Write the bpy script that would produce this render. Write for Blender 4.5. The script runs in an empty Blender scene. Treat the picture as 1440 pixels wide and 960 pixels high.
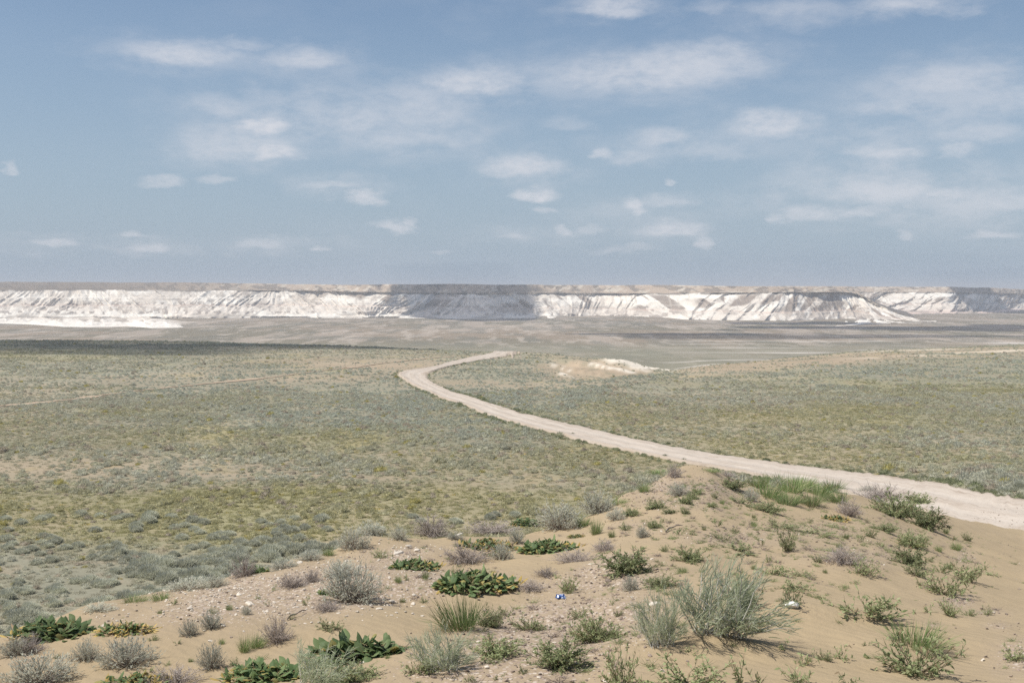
import bpy, math, random
import numpy as np
R = math.radians
rng = np.random.default_rng(7)
random.seed(7)
sc = bpy.context.scene
COL = sc.collection
F = 1600.0; HY = 408.0; CX = 720.0         # focal length, horizon row and centre column of the level, shifted lens

# ---------------------------------------------------------------- noise
def _h(ix, iy, seed):
    n = (ix.astype(np.int64) * 374761393 + iy.astype(np.int64) * 668265263 + seed * 982451653) & 0x7fffffff
    n = ((n ^ (n >> 13)) * 1274126177) & 0x7fffffff
    n = (n ^ (n >> 16)) & 0xffffff
    return n / float(0xffffff)
def vn(x, y, seed=0):
    x = np.asarray(x, float); y = np.asarray(y, float)
    ix = np.floor(x); iy = np.floor(y); fx = x - ix; fy = y - iy
    fx = fx*fx*fx*(fx*(fx*6-15)+10); fy = fy*fy*fy*(fy*(fy*6-15)+10)
    a = _h(ix, iy, seed); b = _h(ix+1, iy, seed); c = _h(ix, iy+1, seed); d = _h(ix+1, iy+1, seed)
    return (a*(1-fx)+b*fx)*(1-fy) + (c*(1-fx)+d*fx)*fy
def fbm(x, y, seed=0, o=4):
    s = 0; a = .5; t = 0
    for i in range(o):
        s = s + a*vn(x*2**i + 17.3*i, y*2**i - 9.1*i, seed+i); t += a; a *= .5
    return s/t
def sst(a, b, x):
    t = np.clip((x-a)/(b-a), 0, 1); return t*t*(3-2*t)
def mixc(c, d, t):
    t = np.asarray(t)[..., None]; return c*(1-t) + np.array(d)*t

# ---------------------------------------------------------------- terrain
# steppe terrace: drop below the eye (m) along bearings (given by a column of the 1440 wide view), falling to the lower plain
FALL = lambda y0, h0: [(y0*1.06+12, h0+2.2), (y0+130, h0+11), (y0+300, h0+24), (900, 52), (1250, 60), (15000, 60)]
PLAIN = {
 -400: [(1, 12), (20, 12.5), (45, 13.8), (85, 15), (150, 15.2), (280, 16), (380, 16.8)] + FALL(380, 16.8),
 0:    [(1, 12), (20, 12.5), (45, 13.8), (85, 15), (150, 15.2), (280, 16), (380, 16.5)] + FALL(380, 16.5),
 300:  [(1, 12), (20, 12.5), (45, 14), (85, 15), (150, 15.4), (280, 16.2), (370, 16.6)] + FALL(370, 16.6),
 480:  [(1, 12), (20, 12.5), (45, 14), (85, 15), (150, 15.5), (280, 16.3), (345, 16.7)] + FALL(345, 16.7),
 600:  [(1, 12), (45, 14), (85, 15), (150, 15.4), (205, 16.0), (280, 16.4), (325, 16.7)] + FALL(325, 16.7),
 700:  [(1, 12), (45, 14), (85, 15), (150, 15.2), (205, 16.1), (260, 16.4), (310, 16.6)] + FALL(310, 16.6),
 760:  [(1, 12), (45, 14), (85, 15), (130, 15), (178, 15.5), (198, 16.7), (225, 16.8), (290, 16.4), (305, 16.5)] + FALL(305, 16.5),
 830:  [(1, 12), (45, 14), (85, 15), (130, 15), (190, 14.95), (210, 17.5), (228, 17.6), (260, 16.8), (288, 16.5)] + FALL(288, 16.5),
 880:  [(1, 12), (45, 14), (85, 15), (130, 15), (205, 15.2), (224, 18.4), (240, 18.2), (265, 17.3), (285, 16.6)] + FALL(285, 16.9),
 920:  [(1, 12), (45, 14), (85, 14.9), (130, 15), (222, 15.7), (243, 19.7), (270, 19.2), (290, 19.3), (330, 24)] + FALL(360, 26),
 950:  [(1, 12), (45, 14), (85, 14.9), (130, 15), (238, 16.3), (256, 18.8), (288, 19.65), (302, 21)] + FALL(330, 25),
 1000: [(1, 12), (45, 14), (85, 14.8), (130, 15), (200, 15.6), (255, 16.4)] + FALL(262, 16.9),
 1200: [(1, 12), (45, 13.6), (85, 14.6), (130, 14.8), (200, 15.2), (300, 15.8)] + FALL(305, 16),
 1440: [(1, 10), (45, 11.4), (62, 12.2), (75, 12.9), (110, 14), (200, 15), (330, 15.6)] + FALL(335, 15.8),
 1900: [(1, 9), (45, 11.2), (62, 12), (75, 12.6), (110, 13.8), (200, 14.9), (330, 15.5)] + FALL(335, 15.7),
}
LK = np.linspace(math.log(1), math.log(15000), 420)
_ks = sorted(PLAIN)
_tab = []
for k in _ks:
    a = np.array(PLAIN[k]); c = np.interp(LK, np.log(a[:, 0]), a[:, 1])
    for _ in range(3):
        c[1:-1] = .25*c[:-2] + .5*c[1:-1] + .25*c[2:]
    _tab.append(c)
_tab = np.array(_tab)
PXS = np.arange(-400, 1901, 10.0)
TAB = np.array([np.interp(PXS, _ks, _tab[:, j]) for j in range(len(LK))]).T
for _ in range(6):
    TAB[1:-1] = .25*TAB[:-2] + .5*TAB[1:-1] + .25*TAB[2:]
def plain_h(px, Y):
    u = np.clip((px-PXS[0])/10, 0, len(PXS)-1.001); v = np.clip((np.log(np.maximum(Y, 1))-LK[0])/(LK[1]-LK[0]), 0, len(LK)-1.001)
    i = u.astype(int); j = v.astype(int); fu = u-i; fv = v-j
    return (TAB[i, j]*(1-fv)+TAB[i, j+1]*fv)*(1-fu) + (TAB[i+1, j]*(1-fv)+TAB[i+1, j+1]*fv)*fu
# foreground sand mound: bearing column -> (row of its crest, distance of its crest, distance at the bottom row)
CR = np.array([(-400, 985, 10.6, 10.3), (-150, 935, 12.3, 9.9), (0, 905, 13, 9.5), (60, 888, 13.3, 9.5), (130, 856, 14, 9.4), (200, 845, 14.5, 9.3), (260, 833, 15, 9.2),
 (330, 813, 15.6, 9.1), (400, 797, 16.3, 9), (460, 781, 17, 9), (510, 762, 18, 9), (600, 759, 18.5, 9), (680, 752, 19.5, 9), (760, 741, 21, 9),
 (820, 725, 22, 9), (870, 699, 24, 8.8), (920, 681, 26, 8.7), (960, 671, 27.5, 8.6), (1000, 669, 28.5, 8.5), (1040, 679, 29.5, 8.5), (1100, 682, 31, 8.5),
 (1180, 694, 33, 8.5), (1240, 703, 36, 8.5), (1300, 717, 41, 8.5), (1340, 727, 46, 8.5), (1390, 737, 51, 8.5), (1440, 746, 56, 8.5), (1900, 748, 60, 8.5)], float)
BUMPS = []      # filled below: (X, Y, height, rx, ry)
def mound_h(X, px, Y):
    yc = np.interp(px, CR[:, 0], CR[:, 1]); Yc = np.interp(px, CR[:, 0], CR[:, 2]); Y0 = np.interp(px, CR[:, 0], CR[:, 3])
    h1 = (960-HY)*Y0/F; h2 = (yc-HY)*Yc/F
    b = (h2-h1)/(Yc-Y0); a = h1-b*Y0
    t = np.maximum(0, Y-Yc)
    h = a + b*np.maximum(Y, 5) + .62*t*t/(t+1.6)
    w = sst(3, 9, Y)*sst(75, 40, Y)
    h = h - w*((fbm(X/3.1, Y/3.1, 3, 3)-.5)*.30 + (fbm(X/.75, Y/1.0, 8, 3)-.5)*.085)
    for bx, by, hh, rx, ry in BUMPS:
        d = ((X-bx)/rx)**2 + ((Y-by)/ry)**2
        h = h - hh*np.exp(-d)
    return h
def T(X, Y, mound=True, detail=True):
    X = np.asarray(X, float); Y = np.asarray(Y, float)
    px = CX + F*X/np.maximum(Y, 7)
    zp = -plain_h(px, Y)
    if detail:
        zp = zp + (fbm(X/23, Y/23, 21, 3)-.5)*.5*sst(20, 60, Y)*sst(1500, 500, Y) + (fbm(X/170, Y/170, 23, 3)-.5)*2.2*sst(1000, 1500, Y)
        zp = zp - sst(205, 235, Y)*sst(340, 290, Y)*sst(745, 800, px)*sst(985, 925, px)*np.abs(fbm((X*.8+Y*.6)/6.5, (Y*.8-X*.6)/40, 61, 3)-.5)*4.6
    if not mound: return zp
    zm = -mound_h(X, px, Y)
    k = .22; e = np.clip(.5+.5*(zm-zp)/k, 0, 1)
    return zp*(1-e)+zm*e + k*e*(1-e)
YS = np.exp(np.linspace(math.log(6.5), math.log(2300), 2600))
def at(px, py, mound=True):
    """point of the ground seen along the bearing (px, py) of the photo's frame"""
    z = T((px-CX)/F*YS, YS, mound); ray = -(py-HY)/F*YS
    w = np.nonzero(z >= ray)[0]
    i = w[0] if len(w) else len(YS)-1
    if i == 0: Y = YS[0]
    else:
        d0 = ray[i-1]-z[i-1]; d1 = ray[i]-z[i]; t = d0/(d0-d1) if d0 != d1 else 0
        Y = YS[i-1]+(YS[i]-YS[i-1])*min(max(t, 0), 1)
    X = (px-CX)/F*Y
    return X, Y, float(T(X, Y, mound))
for px, py, hh, rx, ry in [(1150, 868, .13, .75, .35), (1000, 905, .10, .8, .35), (1195, 800, .10, 1.1, .6), (760, 800, .05, 1.6, .5), (985, 672, .22, 1.0, 1.4), (560, 842, -.08, 1.5, .6),
                           (1270, 905, .05, .6, .3), (640, 790, -.10, 1.0, .8), (700, 770, -.08, 1.5, .8), (930, 770, -.07, 1.6, .6), (500, 900, -.07, 1.1, .5), (275, 838, .06, .5, .4)]:
    x, y, z = at(px, py); BUMPS.append((x, y, hh, rx, ry))

# ---------------------------------------------------------------- node helpers
class NT:
    def __init__(s, tree): s.t = tree
    def n(s, typ, ins=None, **kw):
        nd = s.t.nodes.new(typ)
        for k, v in kw.items(): setattr(nd, k, v)
        for k, v in (ins or {}).items():
            sk = nd.inputs[k]
            if isinstance(v, bpy.types.NodeSocket): s.t.links.new(v, sk)
            else:
                if sk.type == 'RGBA' and len(v) == 3: v = (*v, 1)
                sk.default_value = v
        return nd
    def m(s, op, a, b=0.0, c=0.0, clamp=False):
        return s.n('ShaderNodeMath', {0: a, 1: b, 2: c}, operation=op, use_clamp=clamp).outputs[0]
    def mix(s, f, a, b, blend='MIX'):
        nd = s.n('ShaderNodeMix', data_type='RGBA', blend_type=blend)
        for i, v in ((0, f), (6, a), (7, b)):
            sk = nd.inputs[i]
            if isinstance(v, bpy.types.NodeSocket): s.t.links.new(v, sk)
            else: sk.default_value = v if i == 0 else ((*v, 1) if len(v) == 3 else v)
        return nd.outputs[2]
    def rng(s, v, a, b, c, d):
        return s.n('ShaderNodeMapRange', {0: v, 1: a, 2: b, 3: c, 4: d}).outputs[0]
    def noise(s, vec, scale, detail=3, rough=.55, d='3D'):
        return s.n('ShaderNodeTexNoise', {'Vector': vec, 'Scale': scale, 'Detail': detail, 'Roughness': rough}, noise_dimensions=d)
def new_mat(name):
    m = bpy.data.materials.new(name); m.use_nodes = True; m.node_tree.nodes.clear()
    nt = NT(m.node_tree); out = nt.n('ShaderNodeOutputMaterial')
    return m, nt, out
def attr(nt, name, typ='GEOMETRY'):
    return nt.n('ShaderNodeAttribute', attribute_name=name, attribute_type=typ)

# ---------------------------------------------------------------- mesh helpers
def mesh_np(name, V, faces, mat, attrs=None, smooth=False):
    """faces: list of (k, array n x k)"""
    me = bpy.data.meshes.new(name)
    V = np.asarray(V, np.float32).reshape(-1, 3)
    if not isinstance(faces, list): faces = [faces]
    tot = sum(f.shape[0]*f.shape[1] for f in faces); nf = sum(f.shape[0] for f in faces)
    me.vertices.add(len(V)); me.vertices.foreach_set('co', V.ravel())
    me.loops.add(tot); me.loops.foreach_set('vertex_index', np.concatenate([f.ravel() for f in faces]).astype(np.int32))
    me.polygons.add(nf)
    ln = np.concatenate([np.full(f.shape[0], f.shape[1]) for f in faces]).astype(np.int32)
    st = np.concatenate([[0], np.cumsum(ln)[:-1]]).astype(np.int32)
    me.polygons.foreach_set('loop_start', st); me.polygons.foreach_set('loop_total', ln)
    if smooth: me.polygons.foreach_set('use_smooth', np.ones(nf, bool))
    me.update(calc_edges=True); me.validate()
    for k, v in (attrs or {}).items():
        v = np.asarray(v, np.float32)
        if v.ndim == 1:
            a = me.attributes.new(k, 'FLOAT', 'POINT'); a.data.foreach_set('value', v)
        elif v.shape[1] == 3:
            a = me.attributes.new(k, 'FLOAT_COLOR', 'POINT'); a.data.foreach_set('color', np.concatenate([v, np.ones((len(v), 1), np.float32)], 1).ravel())
    if mat: me.materials.append(mat)
    return me
def grid_faces(nr, nc):
    i = np.arange(nr*nc).reshape(nr, nc)
    return np.stack([i[:-1, :-1], i[:-1, 1:], i[1:, 1:], i[1:, :-1]], -1).reshape(-1, 4)
def link(name, data, parent=None, loc=None):
    o = bpy.data.objects.new(name, data); COL.objects.link(o)
    if parent: o.parent = parent
    if loc is not None: o.location = loc
    return o
def tag(o, label=None, cat=None, group=None, kind=None):
    for k, v in (('label', label), ('category', cat), ('group', group), ('kind', kind)):
        if v: o[k] = v
    return o
def struct(name, me): return tag(link(name, me), kind='structure')

# ---------------------------------------------------------------- ground colours (albedo by place)
def gau(px, py, cx, cy, rx, ry): return np.exp(-((px-cx)/rx)**2-((py-cy)/ry)**2)
def zones(X, Y, Z):
    """olive and bare-soil weights of the steppe at world points"""
    px = CX+F*X/np.maximum(Y, 7); py = HY-F*Z/np.maximum(Y, 7)
    nz = fbm(X/26, Y/40, 41, 4)-.5; nz2 = fbm(X/7, Y/11, 45, 3)-.5
    wpy = py + nz*55*np.clip((py-440)/250, .1, 1) ; wpx = px + nz*120
    ol = .85*sst(672, 705, wpy)*sst(790, 752, wpy)*sst(1100, 900, px) + .55*gau(wpx, wpy, 250, 612, 420, 26) + .7*gau(wpx, wpy, 30, 500, 150, 6)
    ol = ol + .75*gau(wpx, wpy, 1380, 543, 260, 10) + .55*gau(wpx, wpy, 1200, 585, 420, 22) + .6*gau(wpx, wpy, 1150, 640, 500, 28) + .4*gau(wpx, wpy, 850, 592, 160, 20) + .3*gau(wpx, wpy, 650, 650, 300, 30)
    ol = np.clip(ol + nz2*.7 + nz*.5, 0, 1)
    ba = .85*gau(wpx, wpy, 520, 511, 110, 8) + .7*gau(wpx, wpy, 690, 540, 130, 9) + .9*gau(wpx, wpy, 825, 524, 60, 12) + .6*gau(wpx, wpy, 200, 665, 420, 18) + .5*gau(wpx, wpy, 420, 530, 150, 12)
    ridge = np.interp(px, [940, 1000, 1200, 1440, 1900], [520, 512, 496, 487, 484])
    ba = ba + sst(930, 990, px)*.8*gau(0, py, 0, ridge+5, 1, 9)*sst(.3, .6, fbm(X/16, Y/9, 52, 3)+.12) + .35*gau(wpx, wpy, 1050, 690, 350, 20) + .4*gau(wpx, wpy, 60, 735, 100, 40)
    ba = np.clip(ba + (nz2+.0)*.55 + sst(930, 990, px)*sst(1330, 1180, px)*.55*gau(0, py, 0, ridge+8, 1, 9), 0, 1)
    return px, py, ol, ba
def albedo(X, Y, Z):
    px, py, ol, ba = zones(X, Y, Z)
    c = np.zeros(X.shape+(3,)) + (.268, .258, .19)
    c = mixc(c, (.275, .25, .13), ol*.85)
    c = mixc(c, (.40, .30, .21), ba*.62)
    c = mixc(c, (.40, .31, .22), sst(.50, .36, fbm(X/30, Y/50, 135, 3))*.22*sst(420, 300, Y))
    mot = fbm(X/1.3, Y/1.6, 71, 3)
    c = mixc(c, (.37, .285, .20), sst(.52, .74, mot)*.42*sst(420, 250, Y)*(1-.5*ol))
    yel = sst(.70, .78, fbm(X/5, Y/6, 77, 3))*sst(60, 110, Y)*sst(400, 300, Y)
    c = mixc(c, (.42, .33, .06), yel*.15)
    # ridge, white scarp of the eroded knoll
    wp = py + (fbm(X/4, Y/4, 33, 3)-.5)*7
    def seg(ax, ay, bx, by, w):
        t = np.clip(((px-ax)*(bx-ax)+(wp-ay)*(by-ay))/((bx-ax)**2+(by-ay)**2), 0, 1)
        return np.exp(-(((px-ax-t*(bx-ax))/3)**2+(wp-ay-t*(by-ay))**2)/(w*w))
    near = sst(220, 235, Y)*sst(400, 340, Y)
    oc = near*np.clip(gau(px, wp, 846, 518, 80, 13)*1.35, 0, 1)
    c = mixc(c, (.43, .34, .24), oc*sst(.35, .6, fbm(X/3, Y/3, 36, 3)+.1))
    wh = near*np.clip(seg(858, 503.5, 938, 517, 3.6)*1.5 + seg(895, 514, 938, 518, 3.2)*1.4 + seg(835, 512, 888, 523, 2.2)*1.1 + seg(790, 525, 812, 536, 1.6) + seg(775, 512, 800, 519, 1.4)*.6, 0, 1)
    wh = wh*(.55+.6*sst(.35, .6, fbm((X*.8+Y*.6)/2.5, (Y*.8-X*.6)/14, 63, 3)))
    c = mixc(c, (.72, .65, .54), np.clip(wh, 0, 1))
    rl = np.interp(px, [1180, 1260, 1440, 1900], [505, 502, 492, 486])
    c = mixc(c, (.66, .57, .45), sst(1150, 1290, px)*gau(0, py, 0, rl, 1, 1.6)*.8*sst(.46, .62, fbm(X/9, Y/9, 91, 3))*sst(400, 330, Y))
    rl2 = np.interp(px, [1200, 1380, 1900], [494.5, 490, 486])
    c = mixc(c, (.62, .54, .43), sst(1180, 1240, px)*sst(1360, 1320, px)*gau(0, py, 0, rl2, 1, 1.1)*.7*sst(.3, .6, fbm(X/8, Y/8, 92, 3))*sst(400, 330, Y))
    # lower plain
    far = sst(420, 800, Y)
    fc = np.zeros_like(c)+(.255, .205, .148)
    n1 = fbm(X/160, Y/260, 81, 5); n2 = fbm(X/38, Y/190, 84, 5); n3 = fbm(X/11, Y/55, 87, 5)
    fc = mixc(fc, (.18, .16, .112), sst(.44, .58, n1)*.8)
    fc = mixc(fc, (.37, .31, .25), sst(.50, .62, n2)*.75)
    fc = mixc(fc, (.15, .145, .115), sst(.52, .66, fbm(X/25, Y/90, 88, 4))*.55)
    fc = mixc(fc, (.46, .40, .33), sst(.62, .72, n3)*.55)
    fc = mixc(fc, (.225, .215, .155), sst(478, 492, py)*.75*(.6+.6*fbm(X/14, Y/50, 89, 4)))
    fc = mixc(fc, (.56, .51, .45), sst(.6, .7, fbm(X/200, Y/25, 99, 3))*sst(474, 482, py)*sst(900, 1000, px)*.7)
    c = mixc(c, fc, far) if False else c*(1-far[..., None])+fc*far[..., None]
    return c

# scatter mask of rubble on the mound
GR = [(560, 830, 200, 40, 1), (380, 830, 130, 30, .9), (560, 775, 60, 14, .8), (760, 905, 110, 55, .9), (840, 800, 60, 25, .8), (960, 690, 95, 26, 1.0), (900, 740, 50, 14, .6), (1000, 760, 80, 14, .6),
      (700, 945, 150, 25, 1), (800, 860, 85, 32, 1.0), (870, 800, 70, 22, .8), (720, 885, 60, 25, .8), (930, 870, 60, 40, .6), (1425, 925, 34, 30, 1.1), (1345, 845, 28, 12, .9), (1390, 860, 25, 5, .8), (1200, 780, 90, 22, .6), (1355, 785, 18, 12, .7), (1310, 878, 12, 4, .9), (1400, 880, 18, 5, .7),
      (30, 925, 40, 14, .5), (1130, 745, 120, 14, .45), (1360, 720, 60, 10, .5), (280, 862, 90, 30, .6), (150, 870, 60, 16, .35)]
def gravel_w(px, py, X, Y):
    g = 0
    for cx, cy, rx, ry, a in GR: g = g + a*gau(px, py, cx, cy, rx, ry)
    clean = .95*gau(px, py, 700, 845, 130, 18) + .9*gau(px, py, 1150, 875, 120, 26) + .9*gau(px, py, 780, 795, 80, 14) + .7*gau(px, py, 590, 868, 90, 16) + gau(px, py, 1240, 825, 80, 14) + .7*gau(px, py, 950, 770, 90, 6)
    return np.clip((g-clean*.9)*(.55+1.1*(fbm(X/.8, Y/1.1, 101, 3))), 0, 1)

# ---------------------------------------------------------------- ground sheet
s_in = np.linspace(-.52, .52, 760); s_out = np.linspace(.52, .95, 50)[1:]
S = np.concatenate([-s_out[::-1], s_in, s_out])
Yr = np.concatenate([np.linspace(-24, 3, 14)[:-1], np.exp(np.linspace(math.log(3), math.log(13500), 900))])
YY, SS = np.meshgrid(Yr, S, indexing='ij')
XX = SS*(YY+26)
ZZ = T(XX, YY)
alb = albedo(XX, YY, ZZ)
pxg = CX+F*XX/np.maximum(YY, 7); pyg = HY-F*ZZ/np.maximum(YY, 7)
zp_ = T(XX, YY, mound=False)
sandw = sst(.05, .45, ZZ-zp_)*sst(80, 60, YY)
gw = gravel_w(pxg, pyg, XX, YY)*sandw
sand = np.zeros_like(alb)+(.392, .306, .189)
sand = mixc(sand, (.36, .283, .184), fbm(XX/2.2, YY/3.2, 111, 4))
sand = mixc(sand, (.36, .285, .205), gw*.75)
alb = alb*(1-sandw[..., None]) + sand*sandw[..., None]
m_ground, nt, out = new_mat('ground_soil')
pos = nt.n('ShaderNodeTexCoord').outputs['Object']
a = attr(nt, 'albedo').outputs['Color']; g = attr(nt, 'gravel').outputs['Fac']; sd = attr(nt, 'sand').outputs['Fac']
n1 = nt.noise(pos, 3.2, 5, .65).outputs['Fac']; n2 = nt.noise(pos, 55, 2, .6).outputs['Fac']; n3 = nt.noise(pos, .05, 5, .6).outputs['Fac']
amp = nt.rng(sd, 0, 1, .50, .14)
k = nt.m('ADD', 1, nt.m('MULTIPLY', amp, nt.m('SUBTRACT', nt.m('ADD', n1, nt.m('MULTIPLY', n2, .6)), .80)))
k = nt.m('MULTIPLY', k, nt.rng(n3, .3, .7, .88, 1.12))
kc = nt.n('ShaderNodeCombineColor', {0: k, 1: k, 2: k}).outputs[0]
base = nt.mix(1.0, a, kc, 'MULTIPLY')
vor = nt.n('ShaderNodeTexVoronoi', {'Vector': pos, 'Scale': 26.0, 'Randomness': 1.0})
peb = nt.m('MULTIPLY', nt.m('LESS_THAN', vor.outputs['Distance'], nt.m('MULTIPLY', g, .52)), nt.m('GREATER_THAN', nt.n('ShaderNodeSeparateColor', {0: vor.outputs['Color']}).outputs[0], .35))
pc = nt.n('ShaderNodeValToRGB', {0: nt.n('ShaderNodeSeparateColor', {0: vor.outputs['Color']}).outputs[1]})
cr = pc.color_ramp; cr.elements[0].color = (.20, .15, .12, 1); cr.elements[1].color = (.54, .47, .39, 1)
e = cr.elements.new(.45); e.color = (.42, .33, .26, 1)
base = nt.mix(peb, base, pc.outputs[0])
hgt = nt.m('ADD', nt.m('MULTIPLY', n1, .05), nt.m('ADD', nt.m('MULTIPLY', n2, .006), nt.m('MULTIPLY', peb, .015)))
wave = nt.n('ShaderNodeTexWave', {'Vector': pos, 'Scale': 3.2, 'Distortion': 5.5, 'Detail': 2.5, 'Detail Scale': 1.2}, bands_direction='DIAGONAL').outputs['Fac']
hgt = nt.m('ADD', hgt, nt.m('MULTIPLY', wave, nt.m('MULTIPLY', sd, .006)))
bmp = nt.n('ShaderNodeBump', {'Height': hgt, 'Strength': .55, 'Distance': 1.0}).outputs[0]
b = nt.n('ShaderNodeBsdfPrincipled', {'Base Color': base, 'Roughness': .95, 'Specular IOR Level': .1, 'Normal': bmp})
nt.t.links.new(b.outputs[0], out.inputs[0])
gm = mesh_np('ground', np.stack([XX, YY, ZZ], -1), grid_faces(*XX.shape), m_ground,
             {'albedo': alb.reshape(-1, 3), 'gravel': gw.ravel(), 'sand': sandw.ravel()}, smooth=True)
struct('ground', gm)

# ---------------------------------------------------------------- dirt road
EA = [(752, 491.5), (725, 493.5), (700, 496), (680, 499.5), (660, 503), (642, 507.5), (625, 512), (612, 515.5), (600, 518), (588, 519.7), (575, 521), (566, 523), (561, 525.5), (561, 529), (568, 534), (580, 541), (596, 549), (620, 560), (680, 582), (740, 600), (800, 616), (860, 630), (940, 647), (1000, 657), (1060, 668), (1120, 679), (1180, 692), (1240, 707), (1300, 722), (1345, 737), (1400, 751), (1440, 761)]
EB = [(758, 493.5), (735, 497), (715, 500.5), (698, 503.5), (680, 506.5), (660, 510), (643, 513.2), (630, 516), (619, 519), (610, 521.8), (604, 524.5), (601, 527), (600, 530), (602, 533.5), (607, 538), (615, 542.5), (630, 549), (655, 557.5), (705, 574), (762, 589), (822, 603), (880, 616), (955, 632), (1015, 642), (1075, 650), (1130, 657), (1190, 664), (1240, 669), (1300, 678.5), (1345, 687), (1400, 697), (1440, 706)]
A = [at(*p, mound=False)[:2] for p in EA]; B = [at(*p, mound=False)[:2] for p in EB]
A = A[1:]+[(27.5, 45), (32, 33), (40, 19), (52, 5), (70, -10)]
B = B[1:]+[(33, 52), (38, 38), (46, 25), (58, 12), (76, -3)]
def resample(P, n, it=3):
    P = np.array(P, float)
    for _ in range(it):          # Chaikin
        q = np.empty((2*len(P)-2, 2)); q[0::2] = .75*P[:-1]+.25*P[1:]; q[1::2] = .25*P[:-1]+.75*P[1:]
        P = np.vstack([P[:1], q, P[-1:]])
    t = np.linspace(0, 1, len(P)); u = np.linspace(0, 1, n)
    return np.stack([np.interp(u, t, P[:, 0]), np.interp(u, t, P[:, 1])], 1)
NR, NC = 900, 22
RA = resample(A, NR); RB = resample(B, NR)
u = np.linspace(0, 1, NC)[None, :, None]
wj = (vn(np.arange(NR)/5., 0*np.arange(NR), 5)-.5)*.09 + (vn(np.arange(NR)/1.7, 0*np.arange(NR), 6)-.5)*.05
wk = (vn(np.arange(NR)/5., 0*np.arange(NR)+9, 5)-.5)*.09 + (vn(np.arange(NR)/1.7, 0*np.arange(NR)+9, 6)-.5)*.05
uu = u*(1+wk[:, None, None]-wj[:, None, None])+wj[:, None, None]
RP = RA[:, None, :]*(1-uu)+RB[:, None, :]*uu
rz = T(RP[..., 0], RP[..., 1]) + .12 + .0004*np.abs(RP[..., 1])
ud = np.broadcast_to(u[..., 0], rz.shape)
rz = rz + (fbm(RP[..., 0]*1.1, RP[..., 1]*1.1, 205, 3)-.5)*.10 + .06*np.exp(-((ud-.03)/.04)**2)+.06*np.exp(-((ud-.97)/.04)**2) - .08*(np.exp(-((ud-.3)/.09)**2)+np.exp(-((ud-.66)/.09)**2))*sst(.0, .1, ud) + .02
edge = np.minimum(ud, 1-ud)
rz = np.where(edge < 1e-6, rz-.26, rz)
m_road, nt, out = new_mat('road_dirt')
pos = nt.n('ShaderNodeTexCoord').outputs['Object']; uu_ = attr(nt, 'across').outputs['Fac']
n1 = nt.noise(pos, .45, 5, .6).outputs['Fac']; n2 = nt.noise(pos, 22, 3, .7).outputs['Fac']; n3 = nt.noise(pos, 2.5, 4, .6).outputs['Fac']
tr = nt.m('ADD', nt.m('POWER', nt.m('SUBTRACT', 1, nt.m('ABSOLUTE', nt.m('MULTIPLY', nt.m('SUBTRACT', uu_, .3), 5), 0, clamp=True), clamp=True), 2), nt.m('POWER', nt.m('SUBTRACT', 1, nt.m('ABSOLUTE', nt.m('MULTIPLY', nt.m('SUBTRACT', uu_, .66), 5)), clamp=True), 2))
sv = nt.n('ShaderNodeCombineXYZ', {0: nt.m('MULTIPLY', uu_, 13), 1: nt.m('MULTIPLY', attr(nt, 'along').outputs['Fac'], .10), 2: 0.0}).outputs[0]
st_ = nt.noise(sv, 1.0, 4, .65).outputs['Fac']
base = nt.mix(nt.rng(n1, .35, .65, 0, 1), (.40, .335, .27), (.49, .42, .345))
base = nt.mix(nt.rng(st_, .35, .68, 0, .75), base, (.56, .50, .43))
base = nt.mix(nt.rng(st_, .46, .30, 0, .85), base, (.31, .25, .195))
base = nt.mix(nt.rng(nt.m('ABSOLUTE', nt.m('SUBTRACT', uu_, .5)), .38, .5, 0, .6), base, (.38, .31, .235))
base = nt.mix(nt.m('MULTIPLY', tr, .5), base, (.57, .515, .445))
base = nt.mix(nt.m('MULTIPLY', nt.rng(n3, .58, .72, 0, 1), nt.rng(nt.m('ABSOLUTE', nt.m('SUBTRACT', uu_, .8)), 0, .14, .8, .05)), base, (.27, .215, .165))
base = nt.mix(nt.rng(n2, .4, .75, 0, .35), base, (.30, .25, .21))
bmp = nt.n('ShaderNodeBump', {'Height': nt.m('ADD', nt.m('MULTIPLY', n2, .02), nt.m('MULTIPLY', n3, .05)), 'Strength': .5, 'Distance': 1.0}).outputs[0]
b = nt.n('ShaderNodeBsdfPrincipled', {'Base Color': base, 'Roughness': .95, 'Specular IOR Level': .1, 'Normal': bmp})
nt.t.links.new(b.outputs[0], out.inputs[0])
struct('dirt_road', mesh_np('dirt_road', np.concatenate([RP, rz[..., None]], -1), grid_faces(NR, NC), m_road, {'across': ud.ravel(), 'along': np.repeat(np.concatenate([[0], np.cumsum(np.linalg.norm(np.diff((RA+RB)/2, axis=0), axis=1))]), NC)}, smooth=True))
RC = (RA+RB)/2; RW = np.linalg.norm(RA-RB, axis=1)/2
def road_dist(X, Y):
    """distance beyond the road's edge (negative: on the road)"""
    best = np.full(X.shape, 1e9); ins = np.zeros(X.shape, bool)
    side = []
    for P, Q in ((RA, RB), (RB, RA)):
        d = np.full(X.shape, 1e9); k = np.zeros(X.shape, int)
        for i in range(1, NR-1, 3):
            e = np.hypot(X-P[i, 0], Y-P[i, 1]); m = e < d; d = np.where(m, e, d); k = np.where(m, i, k)
        t = P[k+1]-P[k-1]; c1 = t[..., 0]*(Y-P[k, 1])-t[..., 1]*(X-P[k, 0]); c2 = t[..., 0]*(Q[k, 1]-P[k, 1])-t[..., 1]*(Q[k, 0]-P[k, 0])
        side.append(c1*c2 > 0); best = np.minimum(best, d)
    return np.where(side[0] & side[1], -best, best)
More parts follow.
